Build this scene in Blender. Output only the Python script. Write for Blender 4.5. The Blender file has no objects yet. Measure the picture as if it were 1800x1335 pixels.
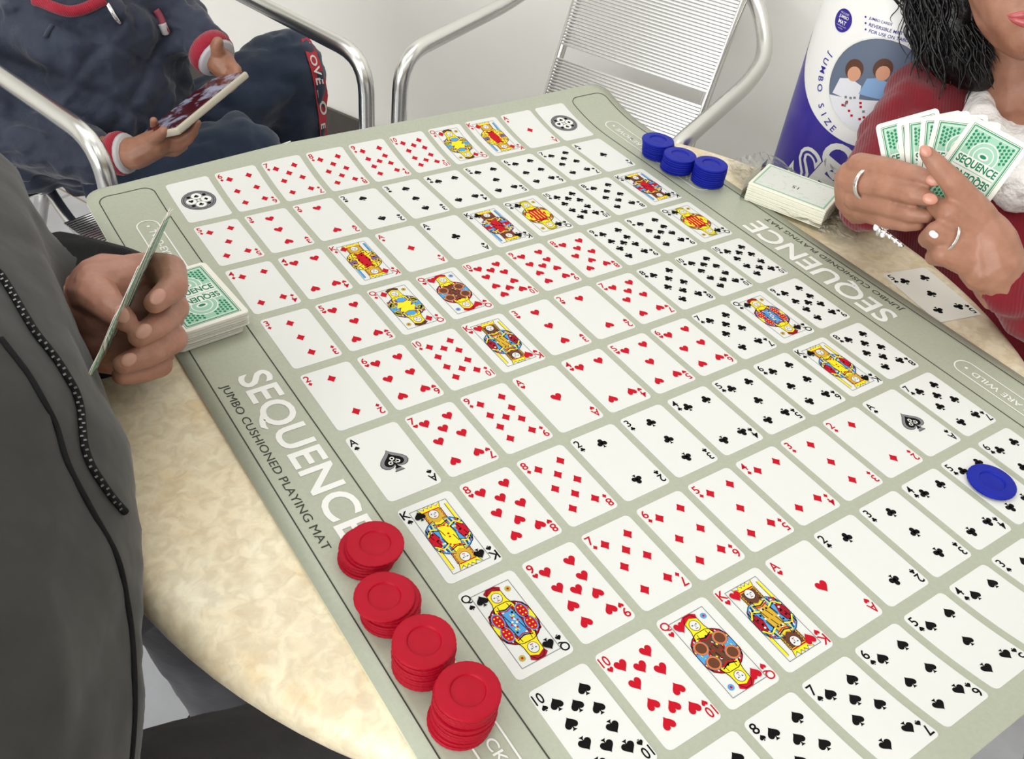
import bpy, bmesh, math, random
import numpy as np
from mathutils import Vector, Matrix
from mathutils.bvhtree import BVHTree

random.seed(7)
RNG = np.random.RandomState(11)
SC = bpy.context.scene
COL = SC.collection

# ------------------------------------------------------------------ camera
TZ = 0.74            # table top height
MT = 0.003           # thickness of the playing mat
U = 0.052            # width of one printed column of the mat
S = 1.6163           # row pitch / column pitch
F_PX = 1650.0        # focal length in pixels of the 1800 px wide frame
CAM = np.array([-0.4827, -0.5169, 1.2619])
ROT = np.array([[0.82760961, -0.55195335, 0.10202859],
                [-0.29594093, -0.58353187, -0.75624700],
                [0.47694999, 0.59568285, -0.64628217]])   # right, down, forward
cam_data = bpy.data.cameras.new('camera')
cam = bpy.data.objects.new('camera', cam_data)
COL.objects.link(cam)
cam_data.sensor_fit = 'HORIZONTAL'
cam_data.sensor_width = 36.0
cam_data.lens = F_PX / 1800 * 36.0
cam_data.clip_start = 0.02
cam_data.clip_end = 50
M = Matrix.Identity(4)
for r in range(3):
    M[r][0], M[r][1], M[r][2], M[r][3] = ROT[0][r], -ROT[1][r], -ROT[2][r], CAM[r]
cam.matrix_world = M
SC.camera = cam

# ------------------------------------------------------------------ world, lamps, exposure
world = bpy.data.worlds.new('world')
SC.world = world
world.use_nodes = True
world.node_tree.nodes['Background'].inputs[0].default_value = (0.9, 0.93, 1.0, 1)
world.node_tree.nodes['Background'].inputs[1].default_value = 0.25
def area_lamp(name, loc, sx, sy, power, color):
    l = bpy.data.lights.new(name, 'AREA')
    l.shape = 'RECTANGLE'; l.size = sx; l.size_y = sy
    l.energy = power; l.color = color
    o = bpy.data.objects.new(name, l)
    o.location = loc
    COL.objects.link(o)
    return o
LAMP_SPOTS = [(-1.05, 1.0, 14), (-1.05, -1.2, 6), (0.45, -1.2, 8.5), (0.30, 0.70, 9.5)]
CEIL = 2.75
for k, (lx, ly, pw) in enumerate(LAMP_SPOTS):
    area_lamp('ceiling_lamp_light', (lx, ly, CEIL - 0.08), 1.1, 1.1, pw, (0.97, 0.985, 1.0))
# unseen fill light added behind the viewer to brighten the back wall
FILL = area_lamp('added_fill_light', (0.92 * (1.22 - 4.5) - 0.392 * 0.2, 0.392 * (1.22 - 4.5) + 0.92 * 0.2, 1.55), 2.6, 1.5, 112, (0.95, 0.98, 1.0))
FILL.rotation_euler = (math.pi / 2, 0, math.atan2(0.392, 0.92) - math.pi / 2)
SC.view_settings.view_transform = 'Standard'
SC.view_settings.look = 'None'
SC.view_settings.exposure = -0.1
SC.view_settings.gamma = 1.0
SC.view_settings.use_curve_mapping = False

# ------------------------------------------------------------------ helpers
def ray(x, y):
    d = np.array([(x - 900) / F_PX, (y - 667.5) / F_PX, 1.0]) @ ROT
    return d / np.linalg.norm(d)
def at(x, y, D):
    """point seen at photo pixel x, y at distance D from the lens"""
    return CAM + ray(x, y) * D
def atz(x, y, z):
    d = ray(x, y)
    return CAM + d * (z - CAM[2]) / d[2]
def srgb(r, g, b):
    f = lambda c: ((c / 255.0 + 0.055) / 1.055) ** 2.4 if c > 10.3 else c / 255.0 / 12.92
    return (f(r), f(g), f(b), 1.0)

MATS = {}
def mat(name, rgb, rough=0.5, metal=0.0, noise=None, bump=None, sss=0.0, spec=0.5, coat=0.0, sheen=0.0, trans=0.0, aniso=0.0):
    """noise = (scale, second rgb, lo, hi) colour mottling; bump = (scale, strength, distance)"""
    if name in MATS:
        return MATS[name]
    m = bpy.data.materials.new(name)
    m.use_nodes = True
    nt = m.node_tree
    b = nt.nodes['Principled BSDF']
    b.inputs['Base Color'].default_value = srgb(*rgb)
    b.inputs['Roughness'].default_value = rough
    b.inputs['Metallic'].default_value = metal
    b.inputs['Specular IOR Level'].default_value = spec
    b.inputs['Coat Weight'].default_value = coat
    b.inputs['Sheen Weight'].default_value = sheen
    b.inputs['Transmission Weight'].default_value = trans
    if sss:
        b.inputs['Subsurface Weight'].default_value = sss
        b.inputs['Subsurface Radius'].default_value = (0.012, 0.004, 0.002)
        b.inputs['Subsurface Scale'].default_value = 0.6
    tc = nt.nodes.new('ShaderNodeTexCoord')
    if noise:
        n = nt.nodes.new('ShaderNodeTexNoise'); n.inputs['Scale'].default_value = noise[0]
        n.inputs['Detail'].default_value = 6; n.inputs['Roughness'].default_value = 0.6
        nt.links.new(tc.outputs['Object'], n.inputs['Vector'])
        cr = nt.nodes.new('ShaderNodeValToRGB')
        cr.color_ramp.elements[0].color = srgb(*rgb); cr.color_ramp.elements[0].position = noise[2]
        cr.color_ramp.elements[1].color = srgb(*noise[1]); cr.color_ramp.elements[1].position = noise[3]
        nt.links.new(n.outputs['Fac'], cr.inputs['Fac'])
        nt.links.new(cr.outputs['Color'], b.inputs['Base Color'])
    if bump:
        n2 = nt.nodes.new('ShaderNodeTexNoise'); n2.inputs['Scale'].default_value = bump[0]
        n2.inputs['Detail'].default_value = 4
        nt.links.new(tc.outputs['Object'], n2.inputs['Vector'])
        bp = nt.nodes.new('ShaderNodeBump'); bp.inputs['Strength'].default_value = bump[1]
        bp.inputs['Distance'].default_value = bump[2]
        nt.links.new(n2.outputs['Fac'], bp.inputs['Height'])
        nt.links.new(bp.outputs['Normal'], b.inputs['Normal'])
    MATS[name] = m
    return m

def link(name, me, parent=None):
    o = bpy.data.objects.new(name, me)
    COL.objects.link(o)
    if parent is not None:
        o.parent = parent
    return o
def mesh(name, verts, faces, mats, parent=None, smooth=False, midx=None):
    me = bpy.data.meshes.new(name)
    me.from_pydata([tuple(map(float, v)) for v in verts], [], [tuple(map(int, f)) for f in faces])
    if not isinstance(mats, (list, tuple)):
        mats = [mats]
    for m in mats:
        me.materials.append(m)
    if midx is not None:
        me.polygons.foreach_set('material_index', np.array(midx, dtype=np.int32))
    if smooth:
        me.polygons.foreach_set('use_smooth', np.ones(len(me.polygons), dtype=bool))
    me.update()
    return link(name, me, parent)
def tag(o, label, cat, group=None, kind=None):
    if label: o['label'] = label
    if cat: o['category'] = cat
    if group: o['group'] = group
    if kind: o['kind'] = kind
    return o
def empty(name, loc, label=None, cat=None, group=None, rz=0.0):
    o = bpy.data.objects.new(name, None)
    o.empty_display_size = 0.05
    o.location = tuple(map(float, loc)); o.rotation_euler = (0, 0, rz)
    COL.objects.link(o)
    return tag(o, label, cat, group)
def place(o, parent):
    """parent a part whose vertices are in world space to an empty that has its own location"""
    o.parent = parent
    bpy.context.view_layer.update()
    o.matrix_parent_inverse = parent.matrix_world.inverted()
    return o

class MB:
    """collects shapes for one mesh"""
    def __init__(self): self.v = []; self.f = []; self.m = []
    def add(self, v, f, mi=0):
        n = len(self.v)
        self.v += [tuple(p) for p in v]
        self.f += [tuple(i + n for i in q) for q in f]
        self.m += [mi] * len(f)
    def box(self, c, sx, sy, sz, mi=0, R=None):
        pts = np.array([[x * sx / 2, y * sy / 2, z * sz / 2] for x in (-1, 1) for y in (-1, 1) for z in (-1, 1)])
        if R is not None: pts = pts @ np.array(R).T
        self.add(pts + np.array(c), [(0, 1, 3, 2), (4, 6, 7, 5), (0, 4, 5, 1), (2, 3, 7, 6), (0, 2, 6, 4), (1, 5, 7, 3)], mi)
    def tube(self, path, r, seg=12, mi=0, cap=True, closed=False):
        P = np.array(path, float); n = len(P)
        rr = np.full(n, r) if np.isscalar(r) else np.array(r, float)
        if closed:
            T = np.roll(P, -1, 0) - np.roll(P, 1, 0)
        else:
            T = np.gradient(P, axis=0)
        T /= np.linalg.norm(T, axis=1)[:, None] + 1e-12
        N = np.cross(T[0], [0.31, 0.2, 0.93]); N /= np.linalg.norm(N)
        V = []
        for k in range(n):
            N = N - T[k] * (N @ T[k]); N /= np.linalg.norm(N) + 1e-12
            Bn = np.cross(T[k], N)
            for a in range(seg):
                t = 2 * math.pi * a / seg
                V.append(P[k] + rr[k] * (math.cos(t) * N + math.sin(t) * Bn))
        Fc = []
        last = n if closed else n - 1
        for k in range(last):
            k2 = (k + 1) % n
            for a in range(seg):
                b = (a + 1) % seg
                Fc.append((k * seg + a, k * seg + b, k2 * seg + b, k2 * seg + a))
        if cap and not closed:
            Fc.append(tuple(range(seg - 1, -1, -1))); Fc.append(tuple((n - 1) * seg + a for a in range(seg)))
        self.add(V, Fc, mi)
    def lathe(self, prof, seg=32, c=(0, 0, 0), R=None, mi=0, knurl=0.0):
        V = []; n = len(prof)
        for a in range(seg):
            t = 2 * math.pi * a / seg
            for (r, z) in prof:
                k = r - (knurl if (a % 2 and r > prof[0][0] * 0 + max(p[0] for p in prof) * 0.985) else 0)
                V.append((k * math.cos(t), k * math.sin(t), z))
        V = np.array(V)
        if R is not None: V = V @ np.array(R).T
        V = V + np.array(c)
        Fc = []
        for a in range(seg):
            b = (a + 1) % seg
            for k in range(n - 1):
                Fc.append((a * n + k, b * n + k, b * n + k + 1, a * n + k + 1))
        self.add(V, Fc, mi)
    def build(self, name, mats, parent=None, smooth=False):
        return mesh(name, self.v, self.f, mats, parent, smooth, self.m)

def smooth_path(pts, n=8, corner=None):
    """Catmull-Rom through the points"""
    P = [np.array(p, float) for p in pts]
    P = [2 * P[0] - P[1]] + P + [2 * P[-1] - P[-2]]
    out = []
    for k in range(1, len(P) - 2):
        for i in range(n):
            t = i / n
            out.append(0.5 * ((2 * P[k]) + (-P[k - 1] + P[k + 1]) * t + (2 * P[k - 1] - 5 * P[k] + 4 * P[k + 1] - P[k + 2]) * t * t
                              + (-P[k - 1] + 3 * P[k] - 3 * P[k + 1] + P[k + 2]) * t ** 3))
    out.append(P[-2])
    return np.array(out)
def fillet(pts, r, n=7):
    """polyline with rounded corners"""
    P = [np.array(p, float) for p in pts]
    rs = r if isinstance(r, (list, tuple)) else [r] * len(P)
    out = [P[0]]
    for k in range(1, len(P) - 1):
        a = P[k - 1] - P[k]; b = P[k + 1] - P[k]
        la, lb = np.linalg.norm(a), np.linalg.norm(b)
        d = min(rs[k], la * 0.49, lb * 0.49)
        p0 = P[k] + a / la * d; p2 = P[k] + b / lb * d
        for i in range(n + 1):
            t = i / n
            out.append((1 - t) ** 2 * p0 + 2 * t * (1 - t) * P[k] + t * t * p2)
    out.append(P[-1])
    return np.array(out)

# unit icosphere for the organic bodies
_bm = bmesh.new(); bmesh.ops.create_icosphere(_bm, subdivisions=3, radius=1.0)
ICO = np.array([v.co[:] for v in _bm.verts]); ICOF = [tuple(v.index for v in f.verts) for f in _bm.faces]
_bm.free()
_bm = bmesh.new(); bmesh.ops.create_icosphere(_bm, subdivisions=2, radius=1.0)
ICO2 = np.array([v.co[:] for v in _bm.verts]); _bm.free()

def hull(points):
    bm = bmesh.new()
    vs = [bm.verts.new(p) for p in points]
    res = bmesh.ops.convex_hull(bm, input=vs)
    bmesh.ops.delete(bm, geom=[v for v in bm.verts if not v.link_faces], context='VERTS')
    bm.verts.index_update()
    V = [v.co[:] for v in bm.verts]; Fc = [tuple(v.index for v in f.verts) for f in bm.faces]
    bm.free()
    return V, Fc
def capsule(mb, p0, r0, p1, r1):
    a = ICO2 * r0 + np.array(p0); b = ICO2 * r1 + np.array(p1)
    mb.add(*hull(np.vstack([a, b])))
def chain(mb, joints):
    """joints = list of (point, radius)"""
    for (p0, r0), (p1, r1) in zip(joints[:-1], joints[1:]):
        capsule(mb, p0, r0, p1, r1)
def ellipsoid(mb, c, rad, R=None):
    V = ICO * np.array(rad)
    if R is not None: V = V @ np.array(R).T
    mb.add(V + np.array(c), ICOF)
def rpx(r, D):
    return r * D / F_PX
def pchain(mb, joints):
    """joints = (x, y, D, radius in photo pixels)"""
    chain(mb, [(at(x, y, D), rpx(r, D) * float(ray(x, y) @ ROT[2])) for x, y, D, r in joints])

def remesh(mb, voxel, smooth_it=6, disp=None):
    """fuse overlapping shapes into one continuous skin; returns verts, faces"""
    me = bpy.data.meshes.new('tmp')
    me.from_pydata([tuple(map(float, v)) for v in mb.v], [], mb.f)
    o = bpy.data.objects.new('tmp', me); COL.objects.link(o)
    m = o.modifiers.new('r', 'REMESH'); m.mode = 'VOXEL'; m.voxel_size = voxel
    if smooth_it:
        s = o.modifiers.new('s', 'SMOOTH'); s.factor = 0.5; s.iterations = smooth_it
    texs = []
    for (sc, st, tp) in (disp or []):
        t = bpy.data.textures.new('tmp', 'CLOUDS'); texs.append(t)
        if tp == 'HARD': t.noise_type = 'HARD_NOISE'; t.noise_depth = 1
        t.noise_scale = sc
        d = o.modifiers.new('d', 'DISPLACE'); d.texture = t; d.strength = st; d.mid_level = 0.5
        d.texture_coords = 'GLOBAL'
    dg = bpy.context.evaluated_depsgraph_get()
    ev = o.evaluated_get(dg)
    m2 = bpy.data.meshes.new_from_object(ev)
    n = len(m2.vertices); V = np.empty(n * 3); m2.vertices.foreach_get('co', V)
    Fc = [tuple(p.vertices) for p in m2.polygons]
    bpy.data.objects.remove(o); bpy.data.meshes.remove(me); bpy.data.meshes.remove(m2)
    for t in texs: bpy.data.textures.remove(t)
    return V.reshape(-1, 3), Fc
def quilt(V, Fc, dirs, pitch, width, depth):
    """press stitched grooves into a padded garment"""
    me = bpy.data.meshes.new('tmp'); me.from_pydata([tuple(v) for v in V], [], Fc); me.update()
    N = np.empty(len(V) * 3); me.vertices.foreach_get('normal', N); N = N.reshape(-1, 3)
    bpy.data.meshes.remove(me)
    g = np.zeros(len(V))
    for d in dirs:
        s_ = (V @ (np.array(d) / np.linalg.norm(d))) / pitch
        s_ = np.abs(s_ - np.round(s_)) * pitch
        g = np.maximum(g, np.exp(-(s_ / width) ** 2))
    return V - N * (g * depth)[:, None]
def body(name, mb, voxel, mats, parent, smooth_it=6, disp=None, quilting=None):
    V, Fc = remesh(mb, voxel, smooth_it, disp)
    if quilting: V = quilt(V, Fc, *quilting)
    return mesh(name, V, Fc, mats, parent, True)
def bvh_of(o):
    me = o.data
    return BVHTree.FromPolygons([v.co[:] for v in me.vertices], [tuple(p.vertices) for p in me.polygons])
def cast(tree, x, y, lift=0.0):
    d = Vector(ray(x, y)); h = tree.ray_cast(Vector(CAM), d)
    if h[0] is None: return None
    return np.array(h[0] + h[1] * lift)

# text outlines from the built-in font, cached as flat meshes with cap height 1
_txt = {}
def text2d(s, offset=0.0, spacing=1.0):
    key = (s, offset, spacing)
    if key not in _txt:
        c = bpy.data.curves.new('t', 'FONT'); c.body = s; c.size = 1.0; c.offset = offset; c.space_character = spacing
        c.resolution_u = 4
        o = bpy.data.objects.new('t', c); COL.objects.link(o)
        dg = bpy.context.evaluated_depsgraph_get()
        m = bpy.data.meshes.new_from_object(o.evaluated_get(dg))
        V = np.array([v.co[:2] for v in m.vertices]); Fc = [tuple(p.vertices) for p in m.polygons]
        bpy.data.objects.remove(o); bpy.data.curves.remove(c); bpy.data.meshes.remove(m)
        V = V - V.min(0)
        _txt[key] = (V, Fc)
    V, Fc = _txt[key]
    return V.copy(), Fc

# ------------------------------------------------------------------ the room
WN = np.array([0.92, 0.392]); WN /= np.linalg.norm(WN)      # direction towards the back wall
WT = np.array([WN[1], -WN[0]])
WD = 1.22
def room(e, d, z):      # e along the back wall, d distance into the room from that wall
    p = WN * (WD - d) + WT * e
    return np.array([p[0], p[1], z])
m_wall = mat('wall_paint', (240, 237, 230), 0.55, noise=(3, (234, 231, 224), 0.35, 0.7), bump=(60, 0.08, 0.002))
m_ceil = mat('ceiling_paint', (235, 234, 230), 0.8)
m_grout = mat('floor_grout', (150, 132, 112), 0.8)
m_tile = mat('floor_tile', (172, 174, 178), 0.35, noise=(7, (152, 148, 148), 0.35, 0.75), bump=(20, 0.05, 0.002))
m_btile = mat('baseboard_tile', (66, 60, 56), 0.35, noise=(12, (84, 76, 70), 0.3, 0.8))
def slab(name, pts, thick_dir, t, m):
    a = [np.array(p) for p in pts]; b = [p + np.array(thick_dir) * t for p in a]
    n = len(a)
    fs = [tuple(range(n)), tuple(range(2 * n - 1, n - 1, -1))] + [(i, i + n, (i + 1) % n + n, (i + 1) % n) for i in range(n)]
    o = mesh(name, a + b, fs, m)
    o['kind'] = 'structure'
    return o
E0, E1, DEP = -2.9, 2.6, 4.6
floor = slab('floor', [room(E0, 0, -0.004), room(E1, 0, -0.004), room(E1, DEP, -0.004), room(E0, DEP, -0.004)], (0, 0, -1), 0.1, m_grout)
slab('ceiling', [room(E0, 0, CEIL), room(E1, 0, CEIL), room(E1, DEP, CEIL), room(E0, DEP, CEIL)], (0, 0, 1), 0.1, m_ceil)
w3 = lambda v, z=0: (v[0], v[1], z)
slab('wall_back', [room(E0, 0, 0), room(E1, 0, 0), room(E1, 0, CEIL), room(E0, 0, CEIL)], w3(WN), 0.12, m_wall)
slab('wall_front', [room(E0, DEP, 0), room(E1, DEP, 0), room(E1, DEP, CEIL), room(E0, DEP, CEIL)], w3(-WN), 0.12, m_wall)
slab('wall_left', [room(E0, 0, 0), room(E0, DEP, 0), room(E0, DEP, CEIL), room(E0, 0, CEIL)], w3(-WT), 0.12, m_wall)
slab('wall_right', [room(E1, 0, 0), room(E1, DEP, 0), room(E1, DEP, CEIL), room(E1, 0, CEIL)], w3(WT), 0.12, m_wall)
# added unseen window in the front wall: frame and mullions round the fill light
m_frame = mat('added_frame_white', (232, 232, 230), .4)
wf = MB(); RZ = Matrix.Rotation(math.atan2(WT[1], WT[0]), 3, 'Z')
for ee, zz, sx, sz in ((-.2, 2.34, 2.8, .07), (-.2, .76, 2.8, .07), (-1.57, 1.55, .07, 1.65), (1.17, 1.55, .07, 1.65), (-.66, 1.55, .05, 1.6), (.26, 1.55, .05, 1.6)):
    wf.box(room(ee, DEP - .04, zz), sx, .07, sz, R=RZ)
wo = wf.build('added_window_1', m_frame); wo['kind'] = 'structure'
# floor tiles, each a piece of the floor
TS = 0.33
hb = TS / 2 - 0.003
tv = [(-hb, -hb, -0.004), (hb, -hb, -0.004), (hb, hb, -0.004), (-hb, hb, -0.004)]
tv += [(x * 0.985, y * 0.985, 0.0) for x, y, z in tv]
tme = bpy.data.meshes.new('tile')
tme.from_pydata(tv, [], [(4, 5, 6, 7), (0, 1, 5, 4), (1, 2, 6, 5), (2, 3, 7, 6), (3, 0, 4, 7)])
tme.materials.append(m_tile)
yaw = math.atan2(WT[1], WT[0])
for i in range(-8, 8):
    for j in range(0, 13):
        c = room((i + 0.5) * TS, (j + 0.5) * TS + 0.012, 0)
        if E0 < (i + .5) * TS < E1 - TS / 2:
            o = link('tile', tme, floor); o.location = c; o.rotation_euler = (0, 0, yaw)
# baseboard of dark tiles along the back wall
bb = MB()
bb.box(room((E0 + E1) / 2, 0.003, 0.045), E1 - E0 - 0.02, 0.006, 0.09, R=Matrix.Rotation(yaw, 3, 'Z'))
bo = bb.build('baseboard_back', m_grout); bo['kind'] = 'structure'
b2 = MB(); b2.box((0, 0, 0), TS - 0.008, 0.009, 0.092)
bme = b2.build('tile', m_btile).data
bpy.data.objects.remove(bpy.data.objects['tile'] if bpy.data.objects['tile'].data == bme else [o for o in bpy.data.objects if o.data == bme][0])
for i in range(-8, 7):
    o = link('tile', bme, bo); o.location = room((i + 0.22) * TS, 0.008, 0.0465); o.rotation_euler = (0, 0, yaw)

# ------------------------------------------------------------------ the table
TR = 8.416 * U
m_table = mat('table_laminate', (226, 214, 188), 0.42, spec=.35)
nt = m_table.node_tree; bs = nt.nodes['Principled BSDF']
tc = nt.nodes.new('ShaderNodeTexCoord')
n1 = nt.nodes.new('ShaderNodeTexNoise'); n1.inputs['Scale'].default_value = 20; n1.inputs['Detail'].default_value = 7; n1.inputs['Roughness'].default_value = 0.72; n1.inputs['Distortion'].default_value = 0.25
n2 = nt.nodes.new('ShaderNodeTexNoise'); n2.inputs['Scale'].default_value = 95; n2.inputs['Detail'].default_value = 5; n2.inputs['Distortion'].default_value = 0.8
for n in (n1, n2): nt.links.new(tc.outputs['Object'], n.inputs['Vector'])
r1 = nt.nodes.new('ShaderNodeValToRGB')
e = r1.color_ramp.elements
e[0].position = 0.28; e[0].color = srgb(222, 198, 154)
e[1].position = 0.75; e[1].color = srgb(236, 229, 210)
x = e.new(0.42); x.color = srgb(225, 209, 178)
x = e.new(0.54); x.color = srgb(229, 217, 188)
nt.links.new(n1.outputs['Fac'], r1.inputs['Fac'])
r2 = nt.nodes.new('ShaderNodeValToRGB')
e = r2.color_ramp.elements
e[0].position = 0.38; e[0].color = (0.80, 0.77, 0.73, 1); e[1].position = 0.62; e[1].color = (1.0, 1.0, 0.98, 1)
nt.links.new(n2.outputs['Fac'], r2.inputs['Fac'])
mx = nt.nodes.new('ShaderNodeMix'); mx.data_type = 'RGBA'; mx.blend_type = 'MULTIPLY'; mx.inputs[0].default_value = 0.8
nt.links.new(r1.outputs['Color'], mx.inputs[6]); nt.links.new(r2.outputs['Color'], mx.inputs[7])
nt.links.new(mx.outputs[2], bs.inputs['Base Color'])
m_steel = mat('brushed_aluminium', (205, 205, 205), 0.22, 1.0)
m_dark_metal = mat('dark_table_base', (60, 58, 58), 0.4, 0.8)
table = empty('cafe_table', (0, 0, 0), 'round cream marble-look cafe table under the card game mat', 'table')
mb = MB()
mb.lathe([(0, TZ), (TR - 0.012, TZ), (TR - 0.004, TZ - 0.0012), (TR + 0.003, TZ - 0.005), (TR + 0.008, TZ - 0.013), (TR + 0.0085, TZ - 0.022),
          (TR + 0.005, TZ - 0.031), (TR - 0.006, TZ - 0.036), (0, TZ - 0.036)], 128)
mb.build('tabletop', m_table, table, True)
mb = MB(); mb.lathe([(0, TZ - 0.036), (0.035, TZ - 0.036), (0.035, 0.03), (0, 0.03)], 24); mb.build('pedestal', m_dark_metal, table, True)
mb = MB()
for k in range(4):
    a = k * math.pi / 2 + 0.5
    mb.tube([(0, 0, 0.05), (0.15 * math.cos(a), 0.15 * math.sin(a), 0.035), (0.29 * math.cos(a), 0.29 * math.sin(a), 0.018)], [0.026, 0.022, 0.017], 10)
mb.build('base', m_dark_metal, table, True)

# ------------------------------------------------------------------ the mat
CU, CV = 5.0118, 7.43
def lift(u, v):
    A = 0.0110 + 0.0022 * max(0, min(1, (u - 8.5) / 3)) - 0.0075 * max(0, min(1, (2.6 - u) / 3.4))
    z = 0.0
    if v < 1.08: z += A * (1.08 - v) ** 2 / 1.06
    if v > 8.92:
        A2 = 0.0105 * max(0, min(1, (u - 0.4) / 3.2))
        z += A2 * (v - 8.92) ** 2 / 1.06
    return z
def Bp(u, v, h=0.0):
    """mat coordinates (column units, row units) to the world"""
    v2 = v + 0.035 * max(0, 1.08 - v) ** 2 - 0.035 * max(0, v - 8.92) ** 2
    return np.array([(u - CU) * U, -(v2 * S - CV) * U, TZ + MT + h + lift(u, v)])
m_mat = mat('mat_print', (166, 169, 150), 0.42, noise=(300, (159, 162, 143), 0.3, 0.7), bump=(900, 0.06, 0.0005))
m_medge = mat('mat_foam_edge', (205, 202, 172), 0.7)
UL, UR, VT, VB, RC = -1.43, 11.47, -0.2, 10.2, 0.42
def mat_rows():
    rows = []
    arc = [RC / S * (1 - math.cos(t)) for t in np.linspace(0, math.pi / 2, 7)]
    vs = [VT + a for a in arc] + list(np.linspace(VT + RC / S, VB - RC / S, 76)[1:-1]) + [VB - a for a in arc[::-1]]
    for v in vs:
        ins = 0.0
        d = min(v - VT, VB - v) * S
        if d < RC: ins = RC - math.sqrt(max(0, RC * RC - (RC - d) ** 2))
        rows.append((v, UL + ins, UR - ins))
    return rows
NU = 44
V = []; rows = mat_rows(); NR = len(rows)
for off in (0.0, -MT):
    for v, a, b in rows:
        for k in range(NU + 1):
            V.append(Bp(a + (b - a) * k / NU, v, off))
Fc = []; MI = []
W = NU + 1
q = lambda r, k, l=0: l * NR * W + r * W + k
for r in range(NR - 1):
    for k in range(NU):
        Fc.append((q(r, k), q(r + 1, k), q(r + 1, k + 1), q(r, k + 1))); MI.append(0)
        Fc.append((q(r, k, 1), q(r, k + 1, 1), q(r + 1, k + 1, 1), q(r + 1, k, 1))); MI.append(1)
ring = [(r, 0) for r in range(NR)] + [(NR - 1, k) for k in range(1, W)] + [(r, NU) for r in range(NR - 2, -1, -1)] + [(0, k) for k in range(NU - 1, 0, -1)]
for a, b in zip(ring, ring[1:] + ring[:1]):
    Fc.append((q(*a), q(*a, 1), q(*b, 1), q(*b))); MI.append(1)
playmat = empty('playing_mat', (0, 0, 0), 'grey-green rubber card game mat printed with rows of playing cards', 'mat')
base = mesh('mat_sheet', V, Fc, [m_mat, m_medge], playmat, True, MI)
base.data.polygons.foreach_set('use_smooth', np.array([m == 0 for m in MI]))

# ---- flat print
m_ink = {
    'red': mat('ink_red', (184, 12, 34), 0.65, spec=0.12), 'black': mat('ink_black', (16, 14, 14), 0.7, spec=0.08),
    'white': mat('ink_white', (224, 223, 217), 0.65, spec=0.12), 'card': mat('card_white', (213, 213, 208), 0.6, spec=0.2),
    'yellow': mat('ink_yellow', (238, 214, 40), 0.65, spec=0.12), 'blue': mat('ink_blue', (78, 150, 205), 0.65, spec=0.12),
    'gold': mat('ink_gold', (200, 160, 50), 0.65, spec=0.12), 'brown': mat('ink_brown', (96, 58, 40), 0.65, spec=0.12),
    'grey': mat('ink_grey', (120, 120, 122), 0.65, spec=0.12), 'darkred': mat('ink_darkred', (150, 20, 36), 0.65, spec=0.12),
    'purple': mat('ink_purple', (120, 92, 130), 0.65, spec=0.12), 'olive': mat('ink_olive', (172, 164, 70), 0.65, spec=0.12),
    'orange': mat('ink_orange', (222, 112, 44), 0.65, spec=0.12), 'line': mat('ink_line', (62, 64, 56), 0.65, spec=0.12),
    'green': mat('ink_green', (38, 122, 82), 0.65, spec=0.12), 'palegreen': mat('ink_palegreen', (150, 190, 165), 0.65, spec=0.12),
}
KEYS = list(m_ink)
INKS = [m_ink[k] for k in KEYS]
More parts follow.
